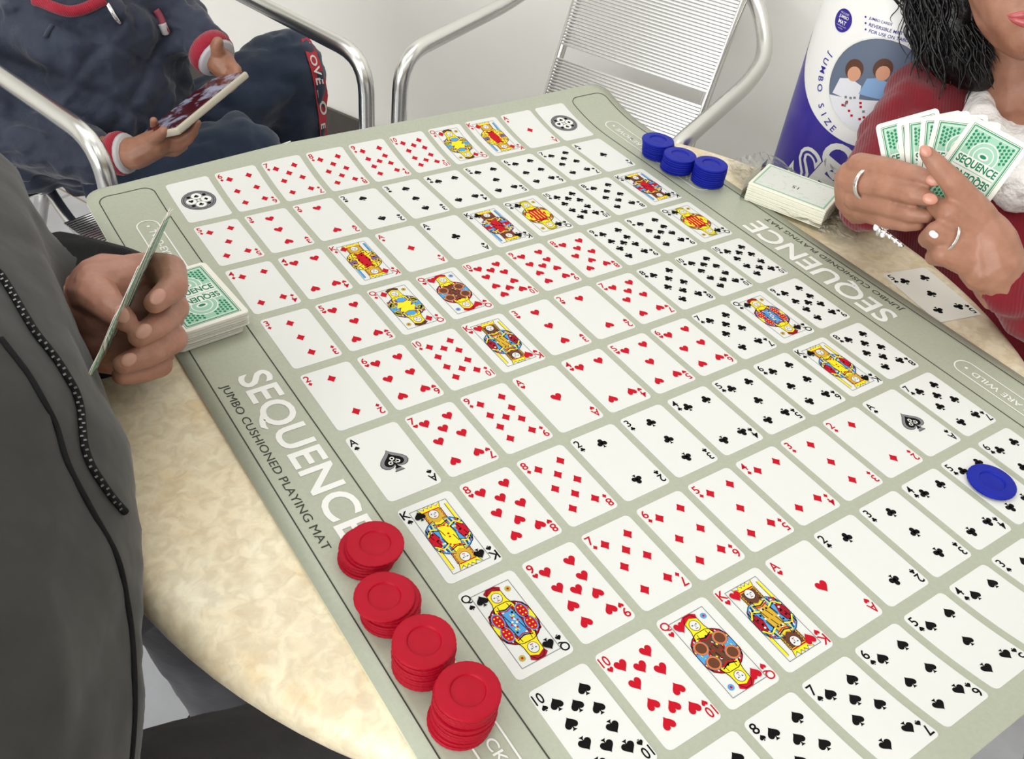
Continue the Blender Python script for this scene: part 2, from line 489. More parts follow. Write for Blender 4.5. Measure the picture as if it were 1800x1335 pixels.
class Ink:
    """flat polygons with a colour key and a stacking layer"""
    def __init__(self): self.p = []
    def poly(self, pts, key, layer=0): self.p.append((np.array(pts, float), [tuple(range(len(pts)))], key, layer))
    def raw(self, V, Fc, key, layer=0): self.p.append((np.array(V, float), Fc, key, layer))
    def disc(self, c, rx, ry, key, layer=0, n=20, a0=0, a1=2 * math.pi):
        self.poly([(c[0] + rx * math.cos(a0 + (a1 - a0) * k / n), c[1] + ry * math.sin(a0 + (a1 - a0) * k / n)) for k in range(n)], key, layer)
    def ring(self, c, r0, r1, key, layer=0, n=28):
        V = []; Fc = []
        for k in range(n):
            t = 2 * math.pi * k / n
            V += [(c[0] + r0 * math.cos(t), c[1] + r0 * math.sin(t)), (c[0] + r1 * math.cos(t), c[1] + r1 * math.sin(t))]
        for k in range(n):
            k2 = (k + 1) % n
            Fc.append((2 * k, 2 * k + 1, 2 * k2 + 1, 2 * k2))
        self.raw(V, Fc, key, layer)
    def stroke(self, pts, w, key, layer=0, closed=False):
        P = np.array(pts, float); n = len(P)
        V = []; Fc = []
        for k in range(n):
            if closed: t = P[(k + 1) % n] - P[k - 1]
            else: t = P[min(k + 1, n - 1)] - P[max(k - 1, 0)]
            t /= np.linalg.norm(t) + 1e-9
            nn = np.array([-t[1], t[0]]) * w / 2
            V += [P[k] + nn, P[k] - nn]
        m = n if closed else n - 1
        for k in range(m):
            k2 = (k + 1) % n
            Fc.append((2 * k, 2 * k + 1, 2 * k2 + 1, 2 * k2))
        self.raw(V, Fc, key, layer)
    def rot180(self, c):
        for V, Fc, key, layer in list(self.p):
            self.p.append((2 * np.array(c) - V, Fc, key, layer))
    def build(self, name, fn, parent, cuts=None, h0=0.0, dh=0.00003):
        """fn(x, y, h) -> world; cuts = spacing of bending cuts along y"""
        bm = bmesh.new()
        for V, Fc, key, layer in self.p:
            vs = [bm.verts.new((p[0], p[1], layer)) for p in V]
            for f in Fc:
                if len(set(f)) < 3: continue
                try:
                    fa = bm.faces.new([vs[i] for i in f]); fa.material_index = KEYS.index(key)
                except ValueError:
                    pass
        if cuts:
            ys = [v.co.y for v in bm.verts]
            y = min(ys) + cuts
            while y < max(ys):
                bmesh.ops.bisect_plane(bm, geom=bm.verts[:] + bm.edges[:] + bm.faces[:], plane_co=(0, y, 0), plane_no=(0, 1, 0), dist=1e-6)
                y += cuts
        up = Vector((0, 0, 1))
        for v in bm.verts:
            v.co = Vector(fn(v.co.x, v.co.y, h0 + dh * v.co.z))
        bm.normal_update()
        ref = Vector(fn(0.0, 0.0, 0.01)) - Vector(fn(0.0, 0.0, 0.0))
        for f in bm.faces:
            if f.normal.dot(ref) < 0: f.normal_flip()
        used = sorted({f.material_index for f in bm.faces})
        for f in bm.faces: f.material_index = used.index(f.material_index)
        me = bpy.data.meshes.new(name); bm.to_mesh(me); bm.free()
        for k in used: me.materials.append(INKS[k])
        return link(name, me, parent)

def heart_pts(n=26):
    t = np.linspace(0, 2 * math.pi, n, endpoint=False)
    x = 16 * np.sin(t) ** 3; y = 13 * np.cos(t) - 5 * np.cos(2 * t) - 2 * np.cos(3 * t) - np.cos(4 * t)
    return np.c_[x / 34.0, (y + 2.4) / 30.5]          # y up, about one unit tall
def suit(ink, kind, c, size, flip=False, layer=0, key=None):
    """a pip of the given height, y pointing down on the card"""
    col = key or ('red' if kind in 'HD' else 'black')
    sg = -1 if flip else 1
    def put(P): return [(c[0] + sg * p[0] * size, c[1] - sg * p[1] * size) for p in P]
    if kind == 'H':
        ink.poly(put(heart_pts()), col, layer)
    elif kind == 'D':
        P = []
        cs = [(0, .5), (.42, 0), (0, -.5), (-.42, 0)]
        for k in range(4):
            a = np.array(cs[k]); b = np.array(cs[(k + 1) % 4])
            P += [a, (a + b) / 2 * 0.9]
        ink.poly(put(P), col, layer)
    elif kind == 'S':
        H = heart_pts(); P = np.c_[H[:, 0] * 0.98, -H[:, 1] * 0.86 + 0.07]
        ink.poly(put(P), col, layer)
        ink.poly(put([(-.03, -.15), (.03, -.15), (.05, -.36), (.17, -.5), (-.17, -.5), (-.05, -.36)]), col, layer)
    else:
        for cc in ((0, .26), (-.24, -.07), (.24, -.07)):
            ink.poly(put([(cc[0] + .225 * math.cos(t), cc[1] + .225 * math.sin(t)) for t in np.linspace(0, 2 * math.pi, 14, endpoint=False)]), col, layer)
        ink.poly(put([(-.1, .1), (.1, .1), (.1, -.12), (-.1, -.12)]), col, layer)
        ink.poly(put([(-.03, 0), (.03, 0), (.05, -.34), (.16, -.5), (-.16, -.5), (-.05, -.34)]), col, layer)
def text_ink(ink, s, c, height, key, layer=0, flip=False, bold=0.0, wmax=None):
    V, Fc = text2d(s, bold)
    hh = V[:, 1].max(); sc = height / hh
    V = V * sc
    sx = 1.0
    if wmax and V[:, 0].max() > wmax: sx = wmax / V[:, 0].max()
    V = V - [V[:, 0].max() / 2, height / 2]
    sg = -1 if flip else 1
    ink.raw([(c[0] + sg * p[0] * sx, c[1] - sg * p[1]) for p in V], [f if not flip else f for f in Fc], key, layer)

CW, CH = 44.98, 74.8          # printed card in mm
COLS2 = (0.265, 0.735)
LAY = {
    'A': [(.5, .5)], '2': [(.5, .2), (.5, .8)], '3': [(.5, .2), (.5, .5), (.5, .8)],
    '4': [(x, y) for x in COLS2 for y in (.2, .8)], '5': [(x, y) for x in COLS2 for y in (.2, .8)] + [(.5, .5)],
    '6': [(x, y) for x in COLS2 for y in (.2, .5, .8)], '7': [(x, y) for x in COLS2 for y in (.2, .5, .8)] + [(.5, .35)],
    '8': [(x, y) for x in COLS2 for y in (.2, .5, .8)] + [(.5, .35), (.5, .65)],
    '9': [(x, y) for x in COLS2 for y in (.2, .4, .6, .8)] + [(.5, .5)],
    '10': [(x, y) for x in COLS2 for y in (.2, .4, .6, .8)] + [(.5, .295), (.5, .705)],
}
def index(ink, rank, st, col):
    text_ink(ink, rank, (CW * .092, CH * .09), 7.6, col, 0, False, 0.012, 6.6)
    suit(ink, st, (CW * .092, CH * .182), 4.6)
    text_ink(ink, rank, (CW * .908, CH * .91), 7.6, col, 0, True, 0.012, 6.6)
    suit(ink, st, (CW * .908, CH * .818), 4.6, True)
def court(ink, rank, st):
    """double-ended court figure inside a thin frame"""
    rnd = random.Random(rank + st)
    x0, x1, y0, y1 = CW * .165, CW * .835, CH * .085, CH * .915
    fw, fh = x1 - x0, y1 - y0
    fx = lambda a: x0 + a * fw
    fy = lambda b: y0 + b * fh
    Pt = lambda pts: [(fx(a), fy(b)) for a, b in pts]
    fig = Ink()
    pal = {'KS': ('blue', 'yellow', 'red', 'gold'), 'QS': ('darkred', 'blue', 'yellow', 'yellow'), 'KH': ('blue', 'gold', 'darkred', 'yellow'),
           'QH': ('red', 'brown', 'blue', 'yellow'), 'KD': ('yellow', 'red', 'purple', 'yellow'), 'QD': ('purple', 'yellow', 'blue', 'yellow'),
           'KC': ('purple', 'orange', 'red', 'blue'), 'QC': ('olive', 'red', 'yellow', 'yellow')}[rank + st]
    c1, c2, c3, hair = pal
    # robe and shoulders
    RB = [(0.0, .5), (.0, .40), (.07, .32), (.2, .27), (.36, .235), (.64, .235), (.8, .27), (.93, .32), (1.0, .40), (1.0, .5)]
    fig.poly(Pt(RB), c1, 1)
    fig.stroke(Pt(RB), .55, 'black', 4)
    fig.poly(Pt([(.38, .24), (.62, .24), (.68, .5), (.32, .5)]), c2, 2)
    fig.stroke(Pt([(.38, .25), (.32, .5)]), .5, 'black', 5); fig.stroke(Pt([(.62, .25), (.68, .5)]), .5, 'black', 5)
    fig.poly(Pt([(.0, .5), (.03, .40), (.16, .33), (.26, .5)]), c3, 2)
    fig.poly(Pt([(.74, .5), (.84, .33), (.97, .40), (1.0, .5)]), c3, 2)
    for sx in (-1, 1):
        for k in range(5):
            a = .5 + sx * (.2 + .055 * k)
            fig.stroke(Pt([(a, .265 + .016 * k), (a + sx * .03, .37 + .01 * k)]), .8, ('yellow', 'black', 'white', 'red', 'black')[k], 5)
        fig.stroke(Pt([(.5 + sx * .14, .38), (.5 + sx * .32, .34), (.5 + sx * .47, .42)]), 1.2, 'yellow' if c3 != 'yellow' else 'red', 6)
        fig.stroke(Pt([(.5 + sx * .14, .40), (.5 + sx * .32, .36), (.5 + sx * .47, .44)]), .5, 'black', 6)
    # collar bands
    for k in range(3):
        fig.stroke(Pt([(.3, .27 + k * .022), (.5, .30 + k * .022), (.7, .27 + k * .022)]), .8, ('yellow', 'black', 'red')[k], 5 + k)
    # pattern of small strokes and studs
    for k in range(16):
        a = .06 + .88 * rnd.random(); b = .30 + .19 * rnd.random()
        fig.disc((fx(a), fy(b)), .85, .85, rnd.choice(['yellow', 'black', 'white', 'red']), 6, 8)
    for k in range(6):
        a = .06 + .15 * k
        fig.stroke(Pt([(a, .36 + .03 * (k % 2)), (a + .05, .49)]), .55, rnd.choice(['black', 'yellow', 'black']), 5)
    if rank == 'Q':
        # veil, hair, face
        fig.poly(Pt([(.24, .31), (.31, .2), (.32, .08), (.42, .015), (.58, .015), (.68, .08), (.69, .2), (.76, .31)]), hair, 3)
        fig.stroke(Pt([(.24, .31), (.31, .2), (.32, .08), (.42, .015), (.58, .015), (.68, .08), (.69, .2), (.76, .31)]), .5, 'black', 5)
        fig.poly(Pt([(.32, .09), (.5, .05), (.68, .09), (.72, .04), (.6, .0), (.4, .0), (.28, .04)]), c1 if c1 != 'purple' else 'brown', 4)
        for sx in (-1, 1):
            fig.disc((fx(.5 + sx * .36), fy(.1)), 2.3, 2.3, 'olive' if st != 'H' else 'blue', 3, 12)
            fig.disc((fx(.5 + sx * .36), fy(.1)), 1.0, 1.0, 'red', 4, 8)
        if st == 'H':      # two round medallions
            for sx in (-1, 1):
                fig.disc((fx(.5 + sx * .28), fy(.40)), 5.4, 5.4, 'grey', 7, 22)
                fig.disc((fx(.5 + sx * .28), fy(.40)), 4.7, 4.7, 'orange', 8, 22)
                fig.disc((fx(.5 + sx * .28), fy(.40)), 3.9, 3.9, 'brown', 9, 22)
        elif st == 'S':    # studded oval panels
            for sx in (-1, 1):
                fig.disc((fx(.5 + sx * .31), fy(.41)), 4.2, 6.2, 'blue', 7, 20)
                fig.disc((fx(.5 + sx * .31), fy(.41)), 3.5, 5.4, 'red', 8, 20)
                for k in range(6):
                    fig.disc((fx(.5 + sx * .31) + (k % 2 - .5) * 2.6, fy(.41) + (k // 2 - 1) * 3), .6, .6, 'yellow', 9, 7)
        elif st == 'D':    # sweeping yellow sash and blue collar
            fig.poly(Pt([(.2, .5), (.34, .38), (.6, .36), (.78, .42), (.66, .5)]), 'yellow', 7)
            fig.poly(Pt([(.36, .3), (.5, .26), (.68, .3), (.7, .36), (.52, .39), (.36, .36)]), 'blue', 8)
            fig.stroke(Pt([(.36, .3), (.36, .36), (.52, .39), (.7, .36), (.68, .3)]), .7, 'darkred', 9)
            for sx in (-1, 1):
                fig.disc((fx(.5 + sx * .38), fy(.4)), 3.2, 4.4, 'olive', 6, 16)
                fig.ring((fx(.5 + sx * .38), fy(.4)), 1.6, 2.2, 'black', 7, 16)
        else:
            fig.poly(Pt([(.16, .5), (.3, .34), (.7, .34), (.84, .5)]), 'red', 7)
            for k in range(5):
                fig.stroke(Pt([(.22 + .14 * k, .37), (.26 + .12 * k, .49)]), 1.0, 'yellow', 8)
    else:
        fig.poly(Pt([(.26, .26), (.24, .1), (.36, .07), (.64, .07), (.76, .1), (.74, .26)]), 'brown' if st in 'HC' else 'gold', 3)
        fig.stroke(Pt([(.26, .26), (.24, .1), (.76, .1), (.74, .26)]), .5, 'black', 5)
        for k in range(4):
            for sx in (-1, 1):
                fig.ring((fx(.5 + sx * .23), fy(.12 + .04 * k)), .5, 1.0, 'darkred' if st != 'H' else 'gold', 5, 10)
        fig.poly(Pt([(.27, .1), (.2, .005), (.34, .05), (.38, 0), (.46, .045), (.5, 0), (.55, .045), (.63, 0), (.67, .05), (.8, .005), (.73, .1)]), 'yellow', 6)
        fig.stroke(Pt([(.27, .1), (.2, .005), (.34, .05), (.38, 0), (.46, .045), (.5, 0), (.55, .045), (.63, 0), (.67, .05), (.8, .005), (.73, .1)]), .5, 'black', 7)
        fig.stroke(Pt([(.28, .085), (.72, .085)]), 1.1, 'red', 7)
        # beard
        fig.poly(Pt([(.36, .17), (.64, .17), (.62, .25), (.5, .285), (.38, .25)]), 'brown' if st in 'HC' else 'gold', 8)
        # sword or staff along the edge
        fig.poly(Pt([(.9, .06), (.97, .06), (.97, .34), (.9, .34)]), 'blue' if c1 != 'blue' else 'yellow', 3)
        fig.stroke(Pt([(.9, .06), (.9, .34)]), .4, 'black', 4)
        if st in 'DC':
            fig.poly(Pt([(.3, .5), (.38, .34), (.62, .34), (.7, .5)]), 'red', 6)
            for sx in (-1, 1): fig.poly(Pt([(.5 + sx * .2, .44), (.5 + sx * .44, .36), (.5 + sx * .46, .46)]), 'gold' if st == 'D' else 'blue', 6)
    # face
    fig.disc((fx(.5), fy(.15)), fw * .125, fh * .066, 'card', 9, 18)
    fig.stroke([(fx(.5) + fw * .125 * math.cos(t), fy(.15) + fh * .066 * math.sin(t)) for t in np.linspace(0, 6.28, 18)], .35, 'black', 10)
    for sx in (-1, 1):
        fig.stroke([(fx(.5 + sx * .075), fy(.138)), (fx(.5 + sx * .03), fy(.138))], .5, 'black', 11)
        fig.disc((fx(.5 + sx * .052), fy(.147)), .35, .35, 'blue', 11, 6)
    fig.stroke([(fx(.5), fy(.14)), (fx(.515), fy(.168)), (fx(.49), fy(.17))], .3, 'black', 11)
    fig.stroke([(fx(.465), fy(.187)), (fx(.535), fy(.187))], .6, 'red', 11)
    fig.rot180((CW / 2, CH / 2))
    ink.p += fig.p
    fr = [(x0, y0), (x1, y0), (x1, y1), (x0, y1)]
    for a, b in zip(fr, fr[1:] + fr[:1]): ink.stroke([a, b], .45, 'grey', 1)
    suit(ink, st, (x0 + 5.2, y0 + 6.2), 9.0, False, 13)
    suit(ink, st, (x1 - 5.2, y1 - 6.2), 9.0, True, 13)
def ace_of_spades(ink):
    c = (CW / 2, CH / 2)
    suit(ink, 'S', c, 25, False, 0, 'line'); suit(ink, 'S', c, 23.6, False, 1, 'grey'); suit(ink, 'S', (c[0], c[1] + .6), 17.5, False, 2, 'black')
    for sx, sy in ((-3, 2.5), (3, 2.5), (0, -1.5)):
        ink.ring((c[0] + sx, c[1] + sy), 1.0, 1.9, 'white', 3, 14)
    ink.stroke([(c[0] - 3, c[1] + 4.5), (c[0] - 1, c[1] + .5), (c[0] + 1, c[1] + 4), (c[0] + 3, c[1])], .8, 'white', 3)
def free_corner(ink):
    c = (CW / 2, CH / 2 + 1)
    ink.disc(c, 17.4, 17.4, 'line', 0, 36); ink.disc(c, 16.7, 16.7, 'grey', 1, 36); ink.ring(c, 14.6, 15.2, 'black', 2, 36)
    for (dx, dy), st in zip(((0, -7.7), (7.7, 0), (0, 7.7), (-7.7, 0)), 'SDCH'):
        ink.disc((c[0] + dx, c[1] + dy), 5.3, 5.3, 'white', 3, 20)
        suit(ink, st, (c[0] + dx, c[1] + dy), 5.6, False, 4, 'black')
    for k in range(4):
        a = math.pi / 4 + k * math.pi / 2
        ink.disc((c[0] + 11.4 * math.cos(a), c[1] + 11.4 * math.sin(a)), 2.1, 2.1, 'black', 3, 12)
    ink.disc(c, 1.6, 1.6, 'white', 4, 12)

LAYOUT = [
    'F D6 D7 D8 D9 D10 DQ DK DA F', 'D5 H3 H2 S2 S3 S4 S5 S6 S7 CA', 'D4 H4 DK DA CA CK CQ C10 S8 CK',
    'D3 H5 DQ HQ H10 H9 H8 C9 S9 CQ', 'D2 H6 D10 HK H3 H2 H7 C8 S10 C10', 'SA H7 D9 HA H4 H5 H6 C7 SQ C9',
    'SK H8 D8 C2 C3 C4 C5 C6 SK C8', 'SQ H9 D7 D6 D5 D4 D3 D2 SA C7', 'S10 H10 HQ HK HA C2 C3 C4 C5 C6',
    'F S9 S8 S7 S6 S5 S4 S3 S2 F']
SN = {'D': 'diamonds', 'H': 'hearts', 'S': 'spades', 'C': 'clubs'}
RN = {'A': 'ace', 'K': 'king', 'Q': 'queen', '2': 'two', '3': 'three', '4': 'four', '5': 'five', '6': 'six', '7': 'seven', '8': 'eight', '9': 'nine', '10': 'ten'}
def card_rows(rad=4.0):
    arc = [rad * (1 - math.cos(t)) for t in np.linspace(0, math.pi / 2, 5)]
    ys = arc + list(np.linspace(rad, CH - rad, 9)[1:-1]) + [CH - a for a in arc[::-1]]
    out = []
    for y in ys:
        d = min(y, CH - y); ins = rad - math.sqrt(max(0, rad * rad - (rad - d) ** 2)) if d < rad else 0
        out.append((y, ins))
    return out
def face_ink(code):
    ink = Ink()
    if code == 'F': free_corner(ink); return ink
    st, rk = code[0], code[1:]
    col = 'red' if st in 'HD' else 'black'
    index(ink, rk, st, col)
    if rk in 'KQ': court(ink, rk, st)
    elif code == 'SA': ace_of_spades(ink)
    else:
        for a, b in LAY[rk]:
            suit(ink, st, (CW * a, CH * b), 9.6 if rk != 'A' else 10.5, b > .5)
    return ink
CR = card_rows()
for j, line in enumerate(LAYOUT):
    for i, code in enumerate(line.split()):
        fn = lambda x, y, h, i=i, j=j: Bp(i + 0.0675 + x / 52.0, j + 0.055 + y / 84.05, h)
        V = []; NCc = 4
        for y, ins in CR:
            for k in range(NCc + 1):
                V.append(fn(ins + (CW - 2 * ins) * k / NCc, y, 0.00025))
        Fc = [(r * 5 + k, (r + 1) * 5 + k, (r + 1) * 5 + k + 1, r * 5 + k + 1) for r in range(len(CR) - 1) for k in range(NCc)]
        # a printed card face, with a thin edge down to the mat
        n = len(V)
        ringc = [r * 5 for r in range(len(CR))] + [(len(CR) - 1) * 5 + k for k in range(1, 5)] + [r * 5 + 4 for r in range(len(CR) - 2, -1, -1)] + [k for k in range(3, 0, -1)]
        for a in ringc: V.append(np.array(V[a]) - [0, 0, 0.0004])
        for k in range(len(ringc)):
            k2 = (k + 1) % len(ringc)
            Fc.append((ringc[k], n + k, n + k2, ringc[k2]))
        pc = mesh('printed_card', V, Fc, m_ink['card'], playmat)
        pc['label'] = ('printed free corner with round suit emblem' if code == 'F' else 'printed %s of %s' % (RN[code[1:]], SN[code[0]]))
        face_ink(code).build('card_print', fn, pc, cuts=(6.0 if j in (0, 9) else None), h0=0.0004)
# ---- lettering and lines on the borders of the mat (mm, x along the text, y down)
def border_fn(side):
    # x runs along the reading direction, y runs down the letters; the right border is the left one turned half round
    def fn(x, y, h):
        v = x / 84.05; u = -y / 52.0
        if side: u, v = 10.04 - u, 10.0 - v
        return Bp(u, v, h)
    return fn
for side in (0, 1):
    fn = border_fn(side)
    ink = Ink()
    V, Fc = text2d('SEQUENCE', 0.018, 1.0)
    hh = V[:, 1].max(); L = V[:, 0].max()
    xs = (6.16 - 3.80) * 84.05 / L; ys = 32.0 / hh
    ink.raw([(3.80 * 84.05 + p[0] * xs, 0.905 * 52 - p[1] * ys) for p in V], Fc, 'white')
    ink.build('title_lettering', fn, playmat, h0=0.0003)['label'] = 'large white SEQUENCE lettering along the mat border'
    ink = Ink()
    V, Fc = text2d('JUMBO CUSHIONED PLAYING MAT', 0.0, 1.0)
    hh = V[:, 1].max(); L = V[:, 0].max()
    xs = (6.15 - 3.86) * 84.05 / L; ys = 8.6 / hh
    ink.raw([(3.86 * 84.05 + p[0] * xs, 1.135 * 52 - p[1] * ys) for p in V], Fc, 'line')
    ink.build('subtitle_lettering', fn, playmat, h0=0.0003)['label'] = 'small dark lettering below the title'
    for a, b, s in ((0.69, 2.91, '\u2022  TWO-EYED JACKS ARE WILD  \u2022'), (7.09, 9.31, '\u2022  ONE-EYED JACKS REMOVE  \u2022')):
        s = s.replace('\u2022', '').strip()
        ink = Ink()
        r = 0.2 * 52; cy = 0.645 * 52; xa, xb = a * 84.05, b * 84.05
        P = [(xa + r - r * math.sin(t), cy - r * math.cos(t)) for t in np.linspace(0, math.pi, 13)]
        P += [(xa + r + (xb - xa - 2 * r) * k / 14, cy + r) for k in range(1, 14)]
        P += [(xb - r + r * math.sin(t), cy + r * math.cos(t)) for t in np.linspace(0, math.pi, 13)]
        P += [(xb - r - (xb - xa - 2 * r) * k / 14, cy - r) for k in range(1, 14)]
        ink.stroke(P, 1.3, 'white', 0, True)
        for xx in (xa + 11, xb - 11): ink.disc((xx, cy), 1.6, 1.6, 'white', 0, 12)
        V, Fc = text2d(s, 0.01, 1.0)
        hh = V[:, 1].max(); L = V[:, 0].max(); span = xb - xa - 37
        ink.raw([(xa + 18.5 + p[0] * span / L, cy + 4.6 - p[1] * 9.2 / hh) for p in V], Fc, 'white')
        ink.build('rule_lettering', fn, playmat, cuts=None, h0=0.0003)['label'] = 'white outlined rule reminder on the mat border'
    ink = Ink()
    ua, ub, va, vb, r = 0.165 * 52, 1.22 * 52, 0.0, 10.0 * 84.05, 12.0
    P = []
    for (cx, cy, a0) in ((va + r, ua + r, math.pi), (vb - r, ua + r, -math.pi / 2), (vb - r, ub - r, 0), (va + r, ub - r, math.pi / 2)):
        P += [(cx + r * math.cos(a0 + t), cy + r * math.sin(a0 + t)) for t in np.linspace(0, math.pi / 2, 7)]
    Q = []
    for k in range(len(P)):
        a = np.array(P[k]); b = np.array(P[(k + 1) % len(P)]); m = max(1, int(np.linalg.norm(b - a) / 9))
        Q += [a + (b - a) * t / m for t in range(m)]
    ink.stroke(Q, 1.0, 'line', 0, True)
    ink.build('border_line', fn, playmat, h0=0.0003)

# ------------------------------------------------------------------ chairs
m_slat = mat('polished_aluminium', (225, 225, 224), 0.2, 1.0)
m_tube = mat('satin_aluminium_tube', (212, 211, 208), 0.25, 1.0)
m_foot = mat('black_plastic_foot', (30, 30, 30), 0.6)
def slat_mesh(name, L):
    """one half-round bar, slightly bowed"""
    prof = [(-.0027, 0), (-.0024, .0018), (-.0011, .0028), (.0011, .0028), (.0024, .0018), (.0027, 0)]
    V = []; n = len(prof); st = 5
    for k in range(st):
        x = L * (k / (st - 1) - .5)
        for (y, z) in prof: V.append((x, y, z - .004 * (2 * x / L) ** 2 * 0))
    Fc = [(k * n + a, k * n + a + 1, (k + 1) * n + a + 1, (k + 1) * n + a) for k in range(st - 1) for a in range(n - 1)]
    Fc += [((k + 1) * n, (k + 1) * n + n - 1, k * n + n - 1, k * n) for k in range(st - 1)]
    Fc += [tuple(range(n)), tuple((st - 1) * n + a for a in range(n - 1, -1, -1))]
    me = bpy.data.meshes.new(name); me.from_pydata(V, [], Fc); me.materials.append(m_slat)
    return me
SLAT_BACK = slat_mesh('back_slat', .305); SLAT_SEAT = slat_mesh('seat_slat', .44)
def bistro_chair(label, ox, oy, f, a=.241, front=.2, group='aluminium bistro chairs', arms=True):
    f = np.array(f) / np.linalg.norm(f)
    rz = math.atan2(f[1], f[0]) - math.pi / 2          # local +y is the facing direction
    root = empty('bistro_chair', (ox, oy, 0), label, 'chair', group, rz)
    # continuous front legs, arms and back hoop
    side = [(a, front + .005, 0.0), (a, front, .40), (a, front - .005, .655), (a, -.12, .665), (a * .97, -.215, .685), (a * .72, -.285, .745), (a * .35, -.315, .785), (0, -.322, .795)]
    path = side + [(-x, y, z) for x, y, z in side[-2::-1]]
    rs = [.05] * len(path); 
    pf = fillet(path, [.0, .03, .06, .05, .06, .06, .06, .06, .06, .06, .06, .05, .06, .03, .0], 6)
    if arms:
        mb = MB(); mb.tube(pf, .0135, 14); mb.build('frame_tube', m_tube, root, True)
    else:
        a = .2
        for sx in (-1, 1):
            mb = MB(); mb.tube([(sx * a, front + .005, 0.0), (sx * a, front, .435)], .0125, 12); mb.build('front_leg', m_tube, root, True)
    ty = lambda z: -.194 - (z - .585) * .404
    for sx in (-1, 1):
        mb = MB(); mb.tube(smooth_path([(sx * .152, ty(.79), .785), (sx * .152, ty(.6), .6), (sx * .155, ty(.47), .47), (sx * .17, -.10, .435), (sx * .205, .05, .43), (sx * .222, front - .01, .43)], 5), .009, 10)
        mb.build('seat_rail', m_tube, root, True)
        mb = MB(); mb.tube(smooth_path([(sx * .17, -.105, .43), (sx * .19, -.17, .25), (sx * .21, -.24, 0.012)], 5), .012, 12)
        mb.build('rear_leg', m_tube, root, True)
        for yy, xx in ((front + .005, a), (-.24, .21)):
            mb = MB(); mb.lathe([(0, 0), (.015, 0), (.0155, .02), (0, .021)], 14, (sx * xx, yy, 0)); mb.build('foot_cap', m_foot, root, True)
    mb = MB(); mb.tube([(-a, front - .002, .43), (a, front - .002, .43)], .010, 10); mb.build('front_rail', m_tube, root, True)
    ang = math.atan(.404)
    for z0, n in ((.475, 19), (.60, 31)):
        for k in range(n):
            z = z0 + k * .0059 * math.cos(ang)
            o = link('back_slat', SLAT_BACK, root)
            o.location = (0, ty(z) + .009, z); o.rotation_euler = (math.pi / 2 * -1 - ang + math.pi, 0, 0)
            o.rotation_euler = (-(math.pi / 2 - ang), math.pi, 0)
    for y0, n in ((.045, 26), (-.16, 17)):
        for k in range(n):
            o = link('seat_slat', SLAT_SEAT, root)
            o.location = (0, y0 + k * .0062, .440 + .0)
    return root
bistro_chair('empty aluminium armchair with ribbed slat back against the wall', .528, .657, (-.913, -.407))
bistro_chair('aluminium armchair the child in the navy jacket sits in', -.095, .965, (.28, -.96), .234, .235)

bistro_chair('aluminium side chair under the woman in the crimson cardigan', .80, -.11, (-1, .05), arms=False)
bistro_chair('aluminium side chair under the person in the charcoal jacket', -.74, .03, (1, .1), arms=False)

# ------------------------------------------------------------------ chips
m_chip = {'red': mat('red_plastic', (158, 3, 28), 0.5, spec=.16, noise=(90, (166, 6, 35), .3, .7)),
          'blue': mat('blue_plastic', (12, 24, 138), 0.5, spec=.18, noise=(90, (20, 34, 150), .3, .7))}
CRAD, CTH = .0196, .0029
def chip_mesh(key):
    mb = MB(); R = CRAD; t = CTH
    mb.lathe([(0, t - .0007), (R * .18, t - .0008), (R * .51, t - .0012), (R * .545, t - .0002), (R * .60, t), (R * .92, t - .0003), (R * .975, t - .0005), (R, t - .0009), (R, .0005), (R * .96, 0), (0, 0)], 64, knurl=.00018)
    o = mb.build('game_chip', m_chip[key], None, False)
    me = o.data
    bpy.data.objects.remove(o)
    return me
CHIP = {'red': chip_mesh('red'), 'blue': chip_mesh('blue')}
ORD = ['topmost', 'second', 'third', 'fourth', 'fifth', 'sixth', 'seventh', 'eighth', 'ninth', 'tenth', 'eleventh', 'twelfth']
def chip_stack(key, base, top, n, where, kinks=None, tiltv=(0, 0)):
    z0 = TZ + MT + .0003 + (0 if key == 'red' else .0008)
    p0 = atz(*base, z0); p1 = atz(*top, z0 + n * CTH)
    rnd = random.Random(where)
    for k in range(n):
        t = k / (n - 1)
        if kinks: t = float(np.interp(k / (n - 1), kinks[0], kinks[1]))
        p = p0 + (p1 - p0) * t
        o = link('game_chip', CHIP[key])
        o.location = (p[0] + rnd.uniform(-.0006, .0006), p[1] + rnd.uniform(-.0006, .0006), z0 + k * CTH)
        o.rotation_euler = (0, 0, rnd.uniform(0, 6.28))
        i = n - 1 - k
        lab = ('%s %s plastic chip on %s' if i == 0 else '%s %s plastic chip from the top of %s') % (ORD[i], key, where)
        tag(o, lab, 'game chip', '%s game chips' % key)
chip_stack('red', (645, 981), (660, 953), 6, 'the short red stack by the title lettering', ([0, .6, .75, 1], [0, .15, .8, 1]))
chip_stack('red', (686, 1078), (676, 1046), 7, 'the second red stack from the title lettering', ([0, .7, .85, 1], [0, .0, .3, 1]))
chip_stack('red', (743, 1168), (746, 1126), 9, 'the third red stack from the title lettering', ([0, .5, 1], [0, .2, 1]))
chip_stack('red', (808, 1266), (823, 1212), 11, 'the tall red stack nearest the viewer', ([0, .15, .3, 1], [-.2, .4, .5, 1]))
chip_stack('blue', (1156, 272), (1158, 245), 8, 'the blue stack farthest along the mat edge')
chip_stack('blue', (1188, 299), (1196, 271), 8, 'the middle blue stack', ([0, .15, .3, 1], [-.9, -.7, .9, 1]))
chip_stack('blue', (1243, 319), (1251, 287), 9, 'the blue stack nearest the sealed card pack')
o = link('game_chip', CHIP['blue'])
p = atz(1743.9, 846, TZ + MT + .004)
o.location = (p[0], p[1], TZ + MT + .0018); o.rotation_euler = (0, 0, 1)
